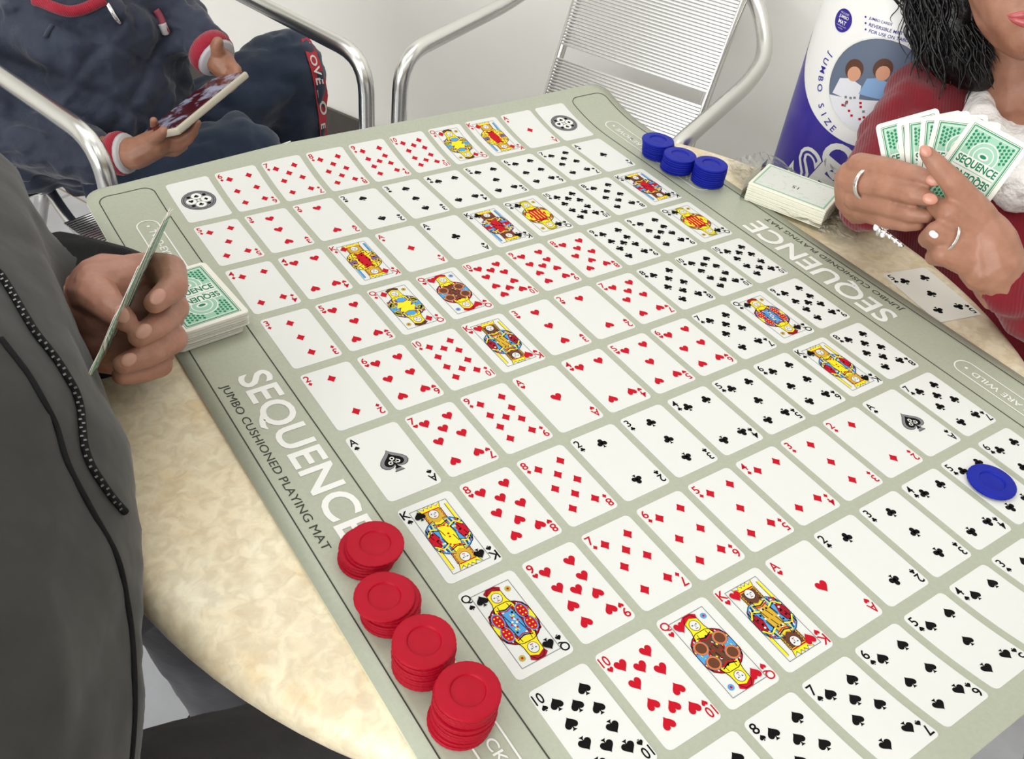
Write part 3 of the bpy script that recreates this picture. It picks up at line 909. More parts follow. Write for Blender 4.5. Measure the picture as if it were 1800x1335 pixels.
tag(o, 'single blue plastic chip lying on the printed five of clubs', 'game chip', 'blue game chips')

# ------------------------------------------------------------------ real playing cards
PW, PH, PT = 58.0, 88.0, .00036
m_cardstock = mat('card_stock', (222, 219, 208), 0.45)
def card_outline(rad=4.0):
    P = []
    for cx, cy, a0 in ((PW / 2 - rad, PH / 2 - rad, 0), (-PW / 2 + rad, PH / 2 - rad, math.pi / 2), (-PW / 2 + rad, -PH / 2 + rad, math.pi), (PW / 2 - rad, -PH / 2 + rad, 1.5 * math.pi)):
        P += [((cx + rad * math.cos(a0 + t)) / 1000, (cy + rad * math.sin(a0 + t)) / 1000) for t in np.linspace(0, math.pi / 2, 5)]
    return P
CO = card_outline(); n = len(CO)
CARD_ME = bpy.data.meshes.new('playing_card')
CARD_ME.from_pydata([(x, y, 0) for x, y in CO] + [(x, y, PT) for x, y in CO], [],
                    [tuple(range(n - 1, -1, -1)), tuple(range(n, 2 * n))] + [(k, (k + 1) % n, (k + 1) % n + n, k + n) for k in range(n)])
CARD_ME.materials.append(m_cardstock)
flat = lambda x, y, h: np.array([(x - PW / 2) / 1000, (PH / 2 - y) / 1000, PT + h])
def back_ink():
    ink = Ink()
    def frame(i, w, key, l):
        a = [(i, i), (PW - i, i), (PW - i, PH - i), (i, PH - i)]
        for p, q in zip(a, a[1:] + a[:1]): ink.stroke([p, q], w, key, l)
    frame(4.6, .5, 'green', 1); 
    ink.poly([(6, 6), (PW - 6, 6), (PW - 6, PH - 6), (6, PH - 6)], 'palegreen', 0)
    frame(6, .9, 'green', 2); frame(8, .5, 'white', 2)
    half = Ink()
    c = (PW / 2, 28)
    # corner lattices of green lozenges
    for sx in (-1, 1):
        for a in range(5):
            for b in range(5):
                x = PW / 2 + sx * (PW / 2 - 10 - a * 3.3); y = 10.5 + b * 3.6 + (a % 2) * 1.8
                if a + b < 6: half.poly([(x, y - 1.75), (x + 1.5, y), (x, y + 1.75), (x - 1.5, y)], 'green', 2)
    half.disc(c, 13.6, 13.6, 'white', 3, 30); half.disc(c, 12.6, 12.6, 'palegreen', 4, 30); half.ring(c, 8.4, 9.3, 'white', 5, 28); half.disc(c, 5, 3.2, 'white', 5, 18); half.disc(c, 3.2, 1.8, 'green', 6, 16)
    half.poly([(8.4, 32.5), (PW - 8.4, 32.5), (PW - 8.4, 43.6), (8.4, 43.6)], 'white', 7)
    text_ink(half, 'SEQUENCE', (PW / 2, 38.2), 9.2, 'green', 8, False, .03, PW - 18)
    half.rot180((PW / 2, PH / 2))
    ink.p += half.p
    return ink
_b = back_ink().build('back_print', flat, None, h0=.00006, dh=.00001); BACK_ME = _b.data; bpy.data.objects.remove(_b)
def real_face(code):
    ink = face_ink(code)
    return ink, (lambda x, y, h: flat(x * PW / CW, y * PH / CH, h))
def basis(o, ex, ey, org):
    ex = np.array(ex, float); ex /= np.linalg.norm(ex); ey = np.array(ey, float); ey -= ex * (ex @ ey); ey /= np.linalg.norm(ey); ez = np.cross(ex, ey)
    m = Matrix.Identity(4)
    for r in range(3): m[r][0], m[r][1], m[r][2], m[r][3] = ex[r], ey[r], ez[r], org[r]
    o.matrix_world = m
def playing_card(label, group, ex, ey, org, back=True, face=None, both=False):
    o = link('playing_card', CARD_ME); tag(o, label, 'playing card', group)
    basis(o, ex, ey, org)
    if back:
        link('back_print', BACK_ME, o)
    if face:
        ink, fn = real_face(face)
        ink.build('face_print', fn, o, h0=.00006, dh=.00001)
    return o
# loose five of clubs on the table by the red sleeve, tucked under the mat edge
C5 = [atz(1553.9, 483, TZ), atz(1623.6, 469.7, TZ), atz(1727, 555, TZ), atz(1661.8, 565, TZ)]
cc = (C5[1] + C5[2]) / 2
ey = -(C5[2] - C5[1]); ex = np.array([-ey[1], ey[0], 0]) * -1
exn = ex / np.linalg.norm(ex)
playing_card('loose five of clubs lying face up on the table by the red sleeve', None, ex, ey, cc - exn * (PW / 2000) + [0, 0, .0004], False, 'C5')
# draw pile on the mat
zt = TZ + MT + .021
t0, t1 = atz(357, 459, zt), atz(439, 550, zt)
ey = t0 - t1; ey[2] = 0; eyn = ey / np.linalg.norm(ey); exn = np.array([eyn[1], -eyn[0], 0])
dc = (t0 + t1) / 2 - exn * PW / 2000
NDK = 54
rnd = random.Random(3)
for k in range(NDK):
    z = TZ + MT + .0005 + k * (.0205 / NDK)
    off = np.array([0, 0, 0.0])
    if k < 20: off = -eyn * .000 - exn * .005 + eyn * .002
    off = off + exn * rnd.uniform(-.0008, .0008) + eyn * rnd.uniform(-.0008, .0008)
    topc = k == NDK - 1
    playing_card('top green-backed card of the face-down draw pile by the dark sleeve' if topc else 'card within the face-down draw pile by the dark sleeve',
                 'draw pile cards', exn, eyn, np.array([dc[0], dc[1], z]) + off, topc)

# ------------------------------------------------------------------ sealed card pack and its plastic bag
def clear_plastic(name, tint=(1, 1, 1), gloss=.25):
    m = bpy.data.materials.new(name); m.use_nodes = True; nt = m.node_tree
    nt.nodes.remove(nt.nodes['Principled BSDF'])
    out = nt.nodes['Material Output']
    tr = nt.nodes.new('ShaderNodeBsdfTransparent'); tr.inputs[0].default_value = (*tint, 1)
    gl = nt.nodes.new('ShaderNodeBsdfGlossy'); gl.inputs['Roughness'].default_value = .12
    lw = nt.nodes.new('ShaderNodeLayerWeight'); lw.inputs['Blend'].default_value = gloss
    mx = nt.nodes.new('ShaderNodeMixShader')
    nt.links.new(lw.outputs['Fresnel'], mx.inputs[0]); nt.links.new(tr.outputs[0], mx.inputs[1]); nt.links.new(gl.outputs[0], mx.inputs[2])
    nt.links.new(mx.outputs[0], out.inputs['Surface'])
    return m
m_clear = clear_plastic('clear_plastic', (.97, .98, .97), .1)
m_bag = clear_plastic('thin_bag_plastic', (.95, .95, .94), .38)
zt = TZ + .026
q = [atz(1347, 287, zt), atz(1483, 332, zt), atz(1452, 373, zt), atz(1323, 319, zt)]
pc = sum(q) / 4; ex = (q[1] - q[0]) + (q[2] - q[3]); ex[2] = 0; ex /= np.linalg.norm(ex); ey = np.array([-ex[1], ex[0], 0])
LX = (np.linalg.norm(q[1] - q[0]) + np.linalg.norm(q[2] - q[3])) / 2; LY = abs((q[0] - q[3]) @ ey) * .5 + abs((q[1] - q[2]) @ ey) * .5
pack = empty('card_pack', (pc[0], pc[1], TZ), 'sealed pack of cards in a clear case with 15 written on it', 'card pack', None, math.atan2(ex[1], ex[0]))
m_edge = mat('stacked_card_edges', (240, 236, 220), .6)
mb = MB()
nl = 26
for k in range(nl):
    j = .0006 * math.sin(k * 2.4)
    mb.box((j, -j, .003 + (k + .5) * .022 / nl), LX, LY, .022 / nl * .97)
mb.build('card_block', m_edge, pack)['kind'] = 'stuff'
ink = Ink()
lx, ly = LX * 1000, LY * 1000
ink.poly([(3, 3), (lx - 3, 3), (lx - 3, ly - 3), (3, ly - 3)], 'palegreen', 0)
ink.poly([(5, 5), (lx - 5, 5), (lx - 5, ly - 5), (5, ly - 5)], 'white', 1)
r_ = random.Random(5)
for k in range(46):
    x, y = r_.uniform(8, lx - 8), r_.uniform(7, ly - 7)
    ink.stroke([(x, y), (x + r_.uniform(-5, 5), y + r_.uniform(-2, 2))], .5, 'palegreen', 2)
text_ink(ink, '15', (lx * .5, ly * .55), 7, 'black', 4, True, 0.0)
ink.build('top_print', lambda x, y, h: np.array([(x - lx / 2) / 1000, (ly / 2 - y) / 1000, .0252 + h]), pack)
mb = MB(); mb.box((0, 0, .0145), LX + .008, LY + .008, .028); mb.build('plastic_case', m_clear, pack)
# crumpled clear bag around and in front of the pack
pb = [atz(1276, 292, TZ), atz(1345, 276, TZ), atz(1500, 380, TZ), atz(1503, 432, TZ), atz(1462, 428, TZ), atz(1310, 348, TZ)]
cen = sum(pb) / len(pb)
V = []; Fc = []; NR_, NA = 16, 48
ang = [math.atan2(p[1] - cen[1], p[0] - cen[0]) for p in pb]
loop = []
for k in range(len(pb)):
    a, b = pb[k], pb[(k + 1) % len(pb)]
    loop += [a + (b - a) * t / 11 for t in range(11)]
rr = np.random.RandomState(4)
bump = rr.rand(64, 64)
for i in range(NR_ + 1):
    t = i / NR_
    for k, p in enumerate(loop):
        v = cen + (p - cen) * t
        z = TZ + .003 + (1 - t) ** .7 * .0 + .009 * abs(math.sin(k * 1.7 + i * .9)) * (1 - t * .6) * t + .0055 * rr.rand() * t
        V.append((v[0], v[1], z))
NL = len(loop)
for i in range(NR_):
    for k in range(NL):
        k2 = (k + 1) % NL
        Fc.append((i * NL + k, i * NL + k2, (i + 1) * NL + k2, (i + 1) * NL + k))
bag = mesh('plastic_bag', V, Fc, m_bag, None, False)
tag(bag, 'thin crumpled clear plastic bag under the sealed card pack', 'plastic bag')

# ------------------------------------------------------------------ canister of the game mat
TUR = .102
tcx = at(1536, 150, 1.47)
m_tw = mat('canister_white', (222, 220, 216), .3); m_tp = mat('canister_purple', (52, 38, 140), .3)
INK_X = {'tpurple': m_tp, 'twhite': m_tw, 'skin': mat('photo_skin', (205, 150, 120), .4), 'sky': mat('photo_bluegrey', (96, 108, 128), .4),
         'shirt': mat('photo_blue_shirt', (130, 165, 205), .4), 'hairp': mat('photo_hair', (86, 52, 36), .4), 'cloth': mat('photo_white_shirt', (220, 220, 224), .4), 'rose': mat('photo_red_shirt', (196, 60, 56), .4)}
for k_, m_ in INK_X.items():
    m_ink[k_] = m_; KEYS.append(k_); INKS.append(m_)
TB, TT = .12, 1.06
tube = empty('mat_canister', (tcx[0], tcx[1], TB), 'tall white and purple cylindrical canister printed JUMBO SIZE behind the table', 'canister')
view = math.atan2(CAM[1] - tcx[1], CAM[0] - tcx[0])
def cyl(x, y):
    """photo pixel to canister surface: mm to the right of the facing line, mm below the top"""
    d = ray(x, y); o_ = CAM[:2] - tcx[:2]
    A = d[0] ** 2 + d[1] ** 2; Bq = 2 * (o_ @ d[:2]); Cq = o_ @ o_ - TUR ** 2
    disc = max(0, Bq * Bq - 4 * A * Cq); t = (-Bq - math.sqrt(disc)) / (2 * A)
    p = CAM + d * t
    th = math.atan2(p[1] - tcx[1], p[0] - tcx[0]) - view
    th = (th + math.pi) % (2 * math.pi) - math.pi
    return th * TUR * 1000, (TT - p[2]) * 1000
def tfn(x, y, h):
    th = view + x / (TUR * 1000)
    r = TUR + h
    return np.array([r * math.cos(th), r * math.sin(th), TT - y / 1000 - TB])
mb = MB(); mb.lathe([(0, TT - TB), (TUR - .004, TT - TB), (TUR, TT - TB - .003), (TUR, .002), (TUR - .003, 0), (0, 0)], 72); mb.build('canister_body', m_tw, tube, True)
mb = MB(); mb.lathe([(TUR - .01, TT - TB + .014), (TUR + .002, TT - TB + .012), (TUR + .0026, TT - TB - .016), (TUR, TT - TB - .018)], 72); 
mb.add([(TUR * .9 * math.cos(a), TUR * .9 * math.sin(a), TT - TB + .014) for a in np.linspace(0, 6.2832, 32, endpoint=False)], [tuple(range(32))])
mb.build('lid', m_tp, tube, True)
def tube_cut(ink):      # cut wide shapes into strips so they follow the curve
    pass
def tubeprint(ink, name, label=None):
    # swap axes so that the cutting planes run along the cylinder
    sw = Ink()
    for V_, F_, k_, l_ in ink.p: sw.p.append((V_[:, ::-1], F_, k_, l_))
    o_ = sw.build(name, lambda a, b, h: tfn(b, a, h), tube, cuts=5.0, h0=.0004, dh=.00012)
    if label: o_['label'] = label
    return o_
# purple lower half with an arched top edge
ink = Ink()
xl = [-TUR * 1000 * 1.9 + k * TUR * 3800 / 60 for k in range(61)]
pL = cyl(1392, 196); pM = cyl(1475, 243)
def arch(x):
    return pM[1] + 4 - 34 * ((x - pM[0] - 30) / 100.0) ** 2
low = (TT - TB) * 1000 - 3
for a, b in zip(xl[:-1], xl[1:]):
    ink.poly([(a, max(arch(a), 120)), (b, max(arch(b), 120)), (b, low), (a, low)], 'tpurple', 0)
tubeprint(ink, 'purple_band')
# round photograph of people at the table
pc_ = cyl(1537, 152); PR = abs(cyl(1537, 152)[0] - cyl(1455, 150)[0])
ink = Ink()
ink.disc(pc_, PR, PR, 'sky', 0, 40)
ink.poly([(pc_[0] + PR * math.cos(t), pc_[1] + PR * math.sin(t)) for t in np.linspace(.12, math.pi - .5, 20)], 'cloth', 1)
for dx, dy, r_, body_, hair_ in ((-.52, -.18, .2, 'cloth', 'hairp'), (.04, -.36, .2, 'shirt', 'hairp'), (.5, -.28, .17, 'rose', 'gold')):
    cx, cy = pc_[0] + dx * PR, pc_[1] + dy * PR
    ink.poly([(cx - r_ * PR * 1.5, cy + r_ * PR * 3.0), (cx - r_ * PR * 1.2, cy + r_ * PR * 1.2), (cx, cy + r_ * PR * .8), (cx + r_ * PR * 1.3, cy + r_ * PR * 1.2), (cx + r_ * PR * 1.6, cy + r_ * PR * 3.0)], body_, 2)
    ink.disc((cx, cy - r_ * PR * .2), r_ * PR, r_ * PR * 1.1, hair_, 3, 18); ink.disc((cx + r_ * PR * .15, cy + r_ * PR * .25), r_ * PR * .72, r_ * PR * .8, 'skin', 4, 16)
for k in range(26):
    a, b = RNG.uniform(-.55, .6), RNG.uniform(.32, .82)
    if a * a + b * b < .8: ink.poly([(pc_[0] + a * PR, pc_[1] + b * PR), (pc_[0] + a * PR + 3, pc_[1] + b * PR - 1), (pc_[0] + a * PR + 4, pc_[1] + b * PR + 2), (pc_[0] + a * PR + 1, pc_[1] + b * PR + 3)], 'red' if k % 2 else 'grey', 3)
ink.ring(pc_, PR, PR + 2, 'white', 5, 40)
tubeprint(ink, 'photo_print', 'round printed photograph of people playing')
# JUMBO SIZE set around the lower left of the photograph
ink = Ink()
s_ = 'JUMBO SIZE'; RT = PR + 15
for k, ch in enumerate(s_):
    if ch == ' ': continue
    th = math.radians(194 - k * 8.8)
    V_, F_ = text2d(ch, .01); hh = text2d('J', .01)[0][:, 1].max(); V_ = (V_ - [V_[:, 0].max() / 2, hh / 2]) * 12.0 / hh
    c_ = (pc_[0] + RT * math.cos(th), pc_[1] + RT * math.sin(th))
    rx, ry = (math.sin(th), -math.cos(th)), (-math.cos(th), -math.sin(th))
    ink.raw([(c_[0] + p[0] * rx[0] + p[1] * ry[0], c_[1] + p[0] * rx[1] + p[1] * ry[1]) for p in V_], F_, 'tpurple', 1)
tubeprint(ink, 'size_lettering')
# badge and bullet lines
ink = Ink()
cb = cyl(1482, 36); rb = 14.5
ink.disc(cb, rb, rb, 'tpurple', 0, 28)
text_ink(ink, 'INCLUDES', (cb[0], cb[1] - 9), 2.2, 'white', 2, False, .0)
text_ink(ink, 'JUMBO', (cb[0], cb[1] - 4), 5.0, 'white', 2, False, .02, 21); text_ink(ink, 'MAT', (cb[0], cb[1] + 2.2), 5.0, 'white', 2, False, .02, 14)
text_ink(ink, 'Consisting of cards', (cb[0], cb[1] + 7), 2.0, 'white', 2, False, 0, 21); text_ink(ink, 'and chips', (cb[0], cb[1] + 10), 2.0, 'white', 2, False, 0, 12)
for k, s_ in enumerate(('JUMBO CARDS', 'REVERSIBLE MAT', 'FOR USE ON TABLE')):
    c_ = cyl(1523, 30 + k * 11)
    ink.disc((c_[0] - 1, c_[1]), 1.3, 1.3, 'tpurple', 1, 8)
    V_, F_ = text2d(s_, .01); hh = V_[:, 1].max()
    ink.raw([(c_[0] + 4 + p[0] * 4.2 / hh, c_[1] + 2.1 - p[1] * 4.2 / hh) for p in V_], F_, 'tpurple', 1)
tubeprint(ink, 'badge_print')
# big outlined title letters running round the purple band
ink = Ink()
x_ = cyl(1375, 285)
xx = cyl(1402, 300)
for ch, px_, bold, key in (('S', (1412, 292), .0, 'white'), ('E', (1450, 316), .02, 'white'), ('Q', (1470, 282), .03, 'white')):
    c_ = cyl(*px_)
    V_, F_ = text2d(ch, .03); hh = V_[:, 1].max(); V_ = (V_ - V_.max(0) / 2) * 62 / hh
    if ch == 'Q': V_ = V_ * .8
    al = math.radians(22)
    rot = lambda p, s1=1: (c_[0] + s1 * (p[0] * math.cos(al) + p[1] * math.sin(al)), c_[1] - s1 * (p[1] * math.cos(al) - p[0] * math.sin(al)))
    ink.raw([rot(p) for p in V_], F_, 'white', 2)
    if ch == 'S':
        V2, F2 = text2d(ch, -.02); V2 = (V2 - V2.max(0) / 2) * 59 / hh
        ink.raw([rot(p) for p in V2], F2, 'tpurple', 4)
tubeprint(ink, 'title_lettering')

# ------------------------------------------------------------------ people
def fabric(name, rgb, rgb2, nscale, rough=.85, weave=None, rib=None, sheen=.2, crease=(14, .35, .01)):
    """cloth: mottled colour, soft creases, optional ribs (scale, direction)"""
    m = mat(name, rgb, rough, noise=(nscale, rgb2, .35, .7), bump=crease, sheen=sheen, spec=.25)
    nt = m.node_tree
    if rib:
        bp0 = [n for n in nt.nodes if n.type == 'BUMP'][0]
        tc = [n for n in nt.nodes if n.type == 'TEX_COORD'][0]
        mp = nt.nodes.new('ShaderNodeMapping'); mp.inputs['Rotation'].default_value = rib[1]
        w = nt.nodes.new('ShaderNodeTexWave'); w.inputs['Scale'].default_value = rib[0]; w.inputs['Distortion'].default_value = 1.2
        w.inputs['Detail'].default_value = 1
        bp = nt.nodes.new('ShaderNodeBump'); bp.inputs['Strength'].default_value = rib[2]; bp.inputs['Distance'].default_value = rib[3] if len(rib) > 3 else .002
        nt.links.new(tc.outputs['Object'], mp.inputs['Vector']); nt.links.new(mp.outputs['Vector'], w.inputs['Vector'])
        nt.links.new(w.outputs['Fac'], bp.inputs['Height']); nt.links.new(bp0.outputs['Normal'], bp.inputs['Normal'])
        nt.links.new(bp.outputs['Normal'], nt.nodes['Principled BSDF'].inputs['Normal'])
    return m
m_skin1 = mat('skin_deep_brown', (150, 104, 84), .5, noise=(55, (170, 122, 104), .35, .7), bump=(260, .25, .0012), sss=.12)
m_skin2 = mat('skin_brown_child', (132, 88, 66), .5, noise=(55, (150, 104, 82), .35, .7), bump=(260, .15, .001), sss=.1)
m_skin3 = mat('skin_warm_brown', (148, 101, 79), .5, noise=(40, (168, 120, 97), .35, .68), bump=(110, .3, .0018), sss=.12)
m_nail1 = mat('nail_pinkish_brown', (172, 126, 108), .35); m_nail3 = mat('nail_pink', (190, 130, 110), .32)
m_softshell = fabric('charcoal_softshell', (47, 46, 43), (52, 51, 48), 40, crease=(7, .4, .02))
m_black = fabric('black_rib_knit', (9, 9, 10), (12, 12, 13), 60, rib=(140, (0, .6, .3), .15), sheen=0.0)
m_trouser = fabric('dark_grey_trousers', (76, 74, 79), (84, 82, 87), 30)
m_navy = fabric('navy_quilted_nylon', (32, 37, 52), (42, 48, 64), 9, .65, crease=(15, .45, .02))
m_jeans = fabric('dark_blue_denim', (26, 34, 52), (46, 58, 76), 5)
m_redknit = fabric('red_rib_trim', (140, 20, 40), (150, 28, 48), 50, rib=(120, (0, .4, .2), .5))
m_cardigan = fabric('crimson_cardigan_knit', (112, 12, 26), (122, 17, 32), 30, rib=(95, (0, .5, .9), .3), crease=(10, .35, .012))
m_blouse = fabric('white_ruffled_blouse', (232, 226, 222), (240, 236, 232), 30, .6, crease=(32, .9, .02))
m_hair = mat('black_hair', (14, 12, 13), .38, bump=(120, .6, .004), spec=.4)
m_lip = mat('lips', (176, 84, 84), .35)
m_silver = mat('silver_ring', (225, 224, 220), .15, 1.0); m_gem = mat('clear_stone', (245, 245, 248), .03, 0.0, spec=1.0, coat=1.0)
m_trimwhite = mat('white_trim', (210, 208, 204), .7)
m_trimgrey = mat('grey_trim', (168, 164, 164), .7)
m_badge = mat('faded_badge_red', (120, 44, 60), .7)
m_zip = mat('gunmetal_zip', (96, 94, 92), .35, .8)

def nail(parent, x, y, D, r, toward, m):
    """small rounded nail plate on a fingertip; toward = pixel the finger points to"""
    p = at(x, y, D); q_ = at(toward[0], toward[1], D)
    ex = q_ - p; ex /= np.linalg.norm(ex); ez = -ray(x, y); ey = np.cross(ez, ex); ey /= np.linalg.norm(ey); ez = np.cross(ex, ey)
    R_ = np.array([ex, ey, ez]).T
    rr_ = rpx(r, D)
    mb = MB(); ellipsoid(mb, p, (rr_ * 1.25, rr_ * .95, rr_ * .35), R_)
    o = mb.build('fingernail', m, None, True)
    return place(o, parent)
def person(loc, label):
    return empty('person', loc, label, 'person')
def join_into(name, parts, mats, parent):
    mb = MB()
    for V_, F_ in parts: mb.add(V_, F_)
    return place(mb.build(name, mats, None, True), parent)

# ---------------- person at the left edge: dark jacket, left hand holding a fan edge-on
P1 = person((-.66, 0.02, 0), 'person in a charcoal zip jacket holding a fan of cards edge-on at the left')
mb = MB()
pchain(mb, [(-300, 1900, .80, 380), (-255, 1300, .67, 500), (-215, 850, .72, 425), (-150, 520, .80, 250), (-120, 380, .86, 180)])
pchain(mb, [(-110, 480, .84, 178), (-40, 520, .84, 160), (60, 545, .845, 140), (120, 548, .845, 132)])
pchain(mb, [(-60, 455, .83, 165), (-55, 560, .81, 185), (-90, 700, .77, 250)])
jacket = place(body('jacket', mb, .007, m_softshell, None, 8, [(.16, .014, 'HARD'), (.04, .003, 'CLOUDS')]), P1)
tree = bvh_of(jacket)
mb = MB(); pchain(mb, [(122, 548, .856, 142), (165, 555, .862, 140), (212, 562, .878, 128)])
V_, F_ = remesh(mb, .004, 4)
place(mesh('cuff', V_, F_, m_black, None, True), P1)
# zip and seams following the front of the jacket
zp = [(-12, 478), (0, 492), (20, 525), (40, 560), (60, 592), (80, 617), (97, 640), (113, 666), (127, 692), (135, 720), (139, 750), (143, 790), (155, 822), (172, 850), (192, 878), (214, 903)]
pts = [cast(tree, x, y, .0025) for x, y in zp]; pts = [p for p in pts if p is not None]
if len(pts) > 3:
    sp = smooth_path(pts, 6)
    mb = MB(); mb.tube(sp, .0024, 8); zo = place(mb.build('zip_tape', m_black, None, True), jacket)
    seg = np.r_[0, np.cumsum(np.linalg.norm(np.diff(sp, axis=0), axis=1))]
    mb = MB(); n = int(seg[-1] / .0032)
    for k in range(n):
        s0 = k * .0032; p = np.array([np.interp(s0, seg, sp[:, i]) for i in range(3)]); p2 = np.array([np.interp(s0 + .002, seg, sp[:, i]) for i in range(3)])
        d = p2 - p; d /= np.linalg.norm(d) + 1e-9; s1 = np.cross(d, CAM - p); s1 /= np.linalg.norm(s1); nn = np.cross(s1, d)
        mb.box(p + nn * .0020 + s1 * (.0008 if k % 2 else -.0008), .0018, .0012, .0012, R=np.array([s1, d, nn]).T)
    zt_ = place(mb.build('zip_teeth', m_zip, None), jacket); zt_['kind'] = 'stuff'
for sm in ([(0, 596), (25, 628), (49, 660), (75, 705), (97, 749), (119, 819), (160, 898), (204, 980), (222, 1060), (231, 1128), (235, 1223), (231, 1310), (222, 1390)],):
    pts = [cast(tree, x, y, .0006) for x, y in sm]; pts = [p for p in pts if p is not None]
    if len(pts) > 3:
        mb = MB(); mb.tube(smooth_path(pts, 5), .0019, 6); place(mb.build('seam', m_black, None, True), jacket)
# hand
mb = MB()
pchain(mb, [(140, 545, .81, 70), (200, 545, .79, 80), (270, 545, .788, 56)])
pchain(mb, [(185, 505, .79, 60), (268, 500, .785, 48)])
pchain(mb, [(198, 600, .79, 62), (262, 612, .788, 46)])
pchain(mb, [(268, 478, .78, 35), (297, 476, .752, 31), (305, 505, .727, 26), (272, 533, .712, 20)])
pchain(mb, [(285, 530, .788, 35), (304, 541, .757, 29), (280, 570, .730, 25), (244, 592, .718, 20)])
pchain(mb, [(280, 580, .788, 34), (302, 596, .759, 28), (262, 622, .732, 24), (216, 641, .722, 19)])
pchain(mb, [(262, 625, .788, 30), (280, 641, .766, 24), (246, 655, .747, 21), (214, 660, .738, 18)])
pchain(mb, [(165, 520, .785, 48), (172, 520, .755, 37), (194, 541, .731, 28), (222, 565, .716, 20)])
pchain(mb, [(172, 500, .77, 40), (232, 482, .772, 36), (262, 476, .78, 33)])
V1 = remesh(mb, .0016, 5)
mb = MB(); pchain(mb, [(140, 545, .80, 60), (60, 545, .815, 70), (-40, 530, .82, 80), (-110, 480, .86, 80), (-190, 380, .88, 90), (-330, 150, .88, 75), (-390, -60, .88, 150), (-400, -160, .90, 150)])
V2 = remesh(mb, .006, 4)
bd1 = join_into('body', [V1, V2], m_skin1, P1)
for x, y, D, r, tw in ((277, 522, .6935, 12, (262, 540)), (252, 583, .699, 12, (235, 598)), (226, 633, .703, 11, (205, 648)), (214, 553, .6985, 12, (224, 572))):
    nail(bd1, x, y, D, r, tw, m_nail1)
mb = MB(); pchain(mb, [(-440, -30, .93, 140), (-430, -190, .94, 165), (-390, -210, .92, 150)])
place(body('hair', mb, .008, m_hair, None, 3, [(.03, .012, 'CLOUDS')]), P1)
# trousers under the table
mb = MB(); pchain(mb, [(60, 1640, .86, 230), (270, 1480, .90, 195), (520, 1400, .98, 180), (640, 1370, 1.04, 165)])
kn = at(640, 1370, 1.04); chain(mb, [(kn, .09), (np.array([kn[0] + .02, kn[1], .09]), .055)])
hipc = at(-255, 1500, .75)
chain(mb, [(at(60, 1640, .86), .11), (np.array([-.72, -.02, .52]), .13)])
chain(mb, [(np.array([-.72, .10, .50]), .12), (np.array([-.36, .16, .50]), .085), (np.array([-.32, .18, .09]), .055)])
place(body('trousers', mb, .01, m_trouser, None, 6, [(.09, .01, 'CLOUDS')]), P1)
mb = MB()
for fx_, fy_ in ((kn[0] + .02, kn[1]), (-.32, .18)):
    chain(mb, [((fx_ - .03, fy_, .045), .045), ((fx_ + .14, fy_ + .02, .035), .035)])
place(body('shoes', mb, .008, m_black, None, 4), P1)
# fan of cards between thumb and fingers, nearly edge-on to the lens
pa, pb_ = at(138, 728, .668), at(298, 375, .712)
adir = pb_ - pa; adir /= np.linalg.norm(adir)
piv = at(212, 562, .762)
vdir = ray(214, 560); nrm = np.cross(adir, vdir); nrm /= np.linalg.norm(nrm)
ax = -vdir * math.cos(.04) + nrm * math.sin(.04)           # fan axis towards the lens, turned a little
ax -= adir * (ax @ adir); ax /= np.linalg.norm(ax)
nf = np.cross(adir, ax)
NF = 7
for k in range(NF):
    th = math.radians(-82 + 144 * k / (NF - 1))
    up_ = ax * math.cos(th) + adir * math.sin(th); rt_ = adir * math.cos(th) - ax * math.sin(th)
    if np.cross(rt_, up_) @ nf < 0: pass
    org = piv + up_ * .046 + nf * (.0007 * (k - 3))
    # green backs turned to the right, towards the table
    bdir = np.cross(rt_, up_)
    sgn = 1 if bdir @ (at(400, 600, .7) - piv) > 0 else -1
    playing_card('card number %s from the top of the edge-on fan in the dark-sleeved hand' % ['seven', 'six', 'five', 'four', 'three', 'two', 'one'][k] if k < 6 else 'uppermost card of the edge-on fan in the dark-sleeved hand',
                 'cards in the edge-on fan', rt_ * sgn, up_, org, True)

# ---------------- child in the navy jacket
P2 = person((-.1, .98, 0), 'child in a quilted navy jacket with red trim holding a handheld device')
mb = MB()
pchain(mb, [(175, 270, 1.74, 100), (178, 170, 1.74, 172), (145, 50, 1.71, 172), (120, -50, 1.70, 115)])
pchain(mb, [(235, -45, 1.72, 90), (320, 45, 1.67, 62), (372, 92, 1.62, 43)])
pchain(mb, [(0, 20, 1.76, 120), (-5, 150, 1.71, 108), (45, 250, 1.63, 80), (140, 272, 1.56, 54), (205, 270, 1.52, 40)])
pchain(mb, [(60, 290, 1.70, 62), (130, 297, 1.70, 52), (185, 280, 1.68, 45)])
jk = place(body('jacket', mb, .006, m_navy, None, 8, [(.11, .03, 'HARD'), (.05, .010, 'HARD')], ([(.55, .35, .76), (-.6, -.2, .77)], .075, .007, .006)), P2)
tree = bvh_of(jk)
def tubepx(name, pts, r, m, parent, seg=8):
    mb = MB(); mb.tube(smooth_path([at(*p) for p in pts], 6), r, seg); return place(mb.build(name, m, None, True), parent)
cpts = [cast(tree, x, y, .004) for x, y in ((62, 3), (80, 8), (100, 14), (122, 18), (145, 17), (165, 11), (182, 3))]
cpts = [p for p in cpts if p is not None]
if len(cpts) > 3:
    mb = MB(); mb.tube(smooth_path(cpts, 5), .008, 10); place(mb.build('collar_trim', m_redknit, None, True), jk)
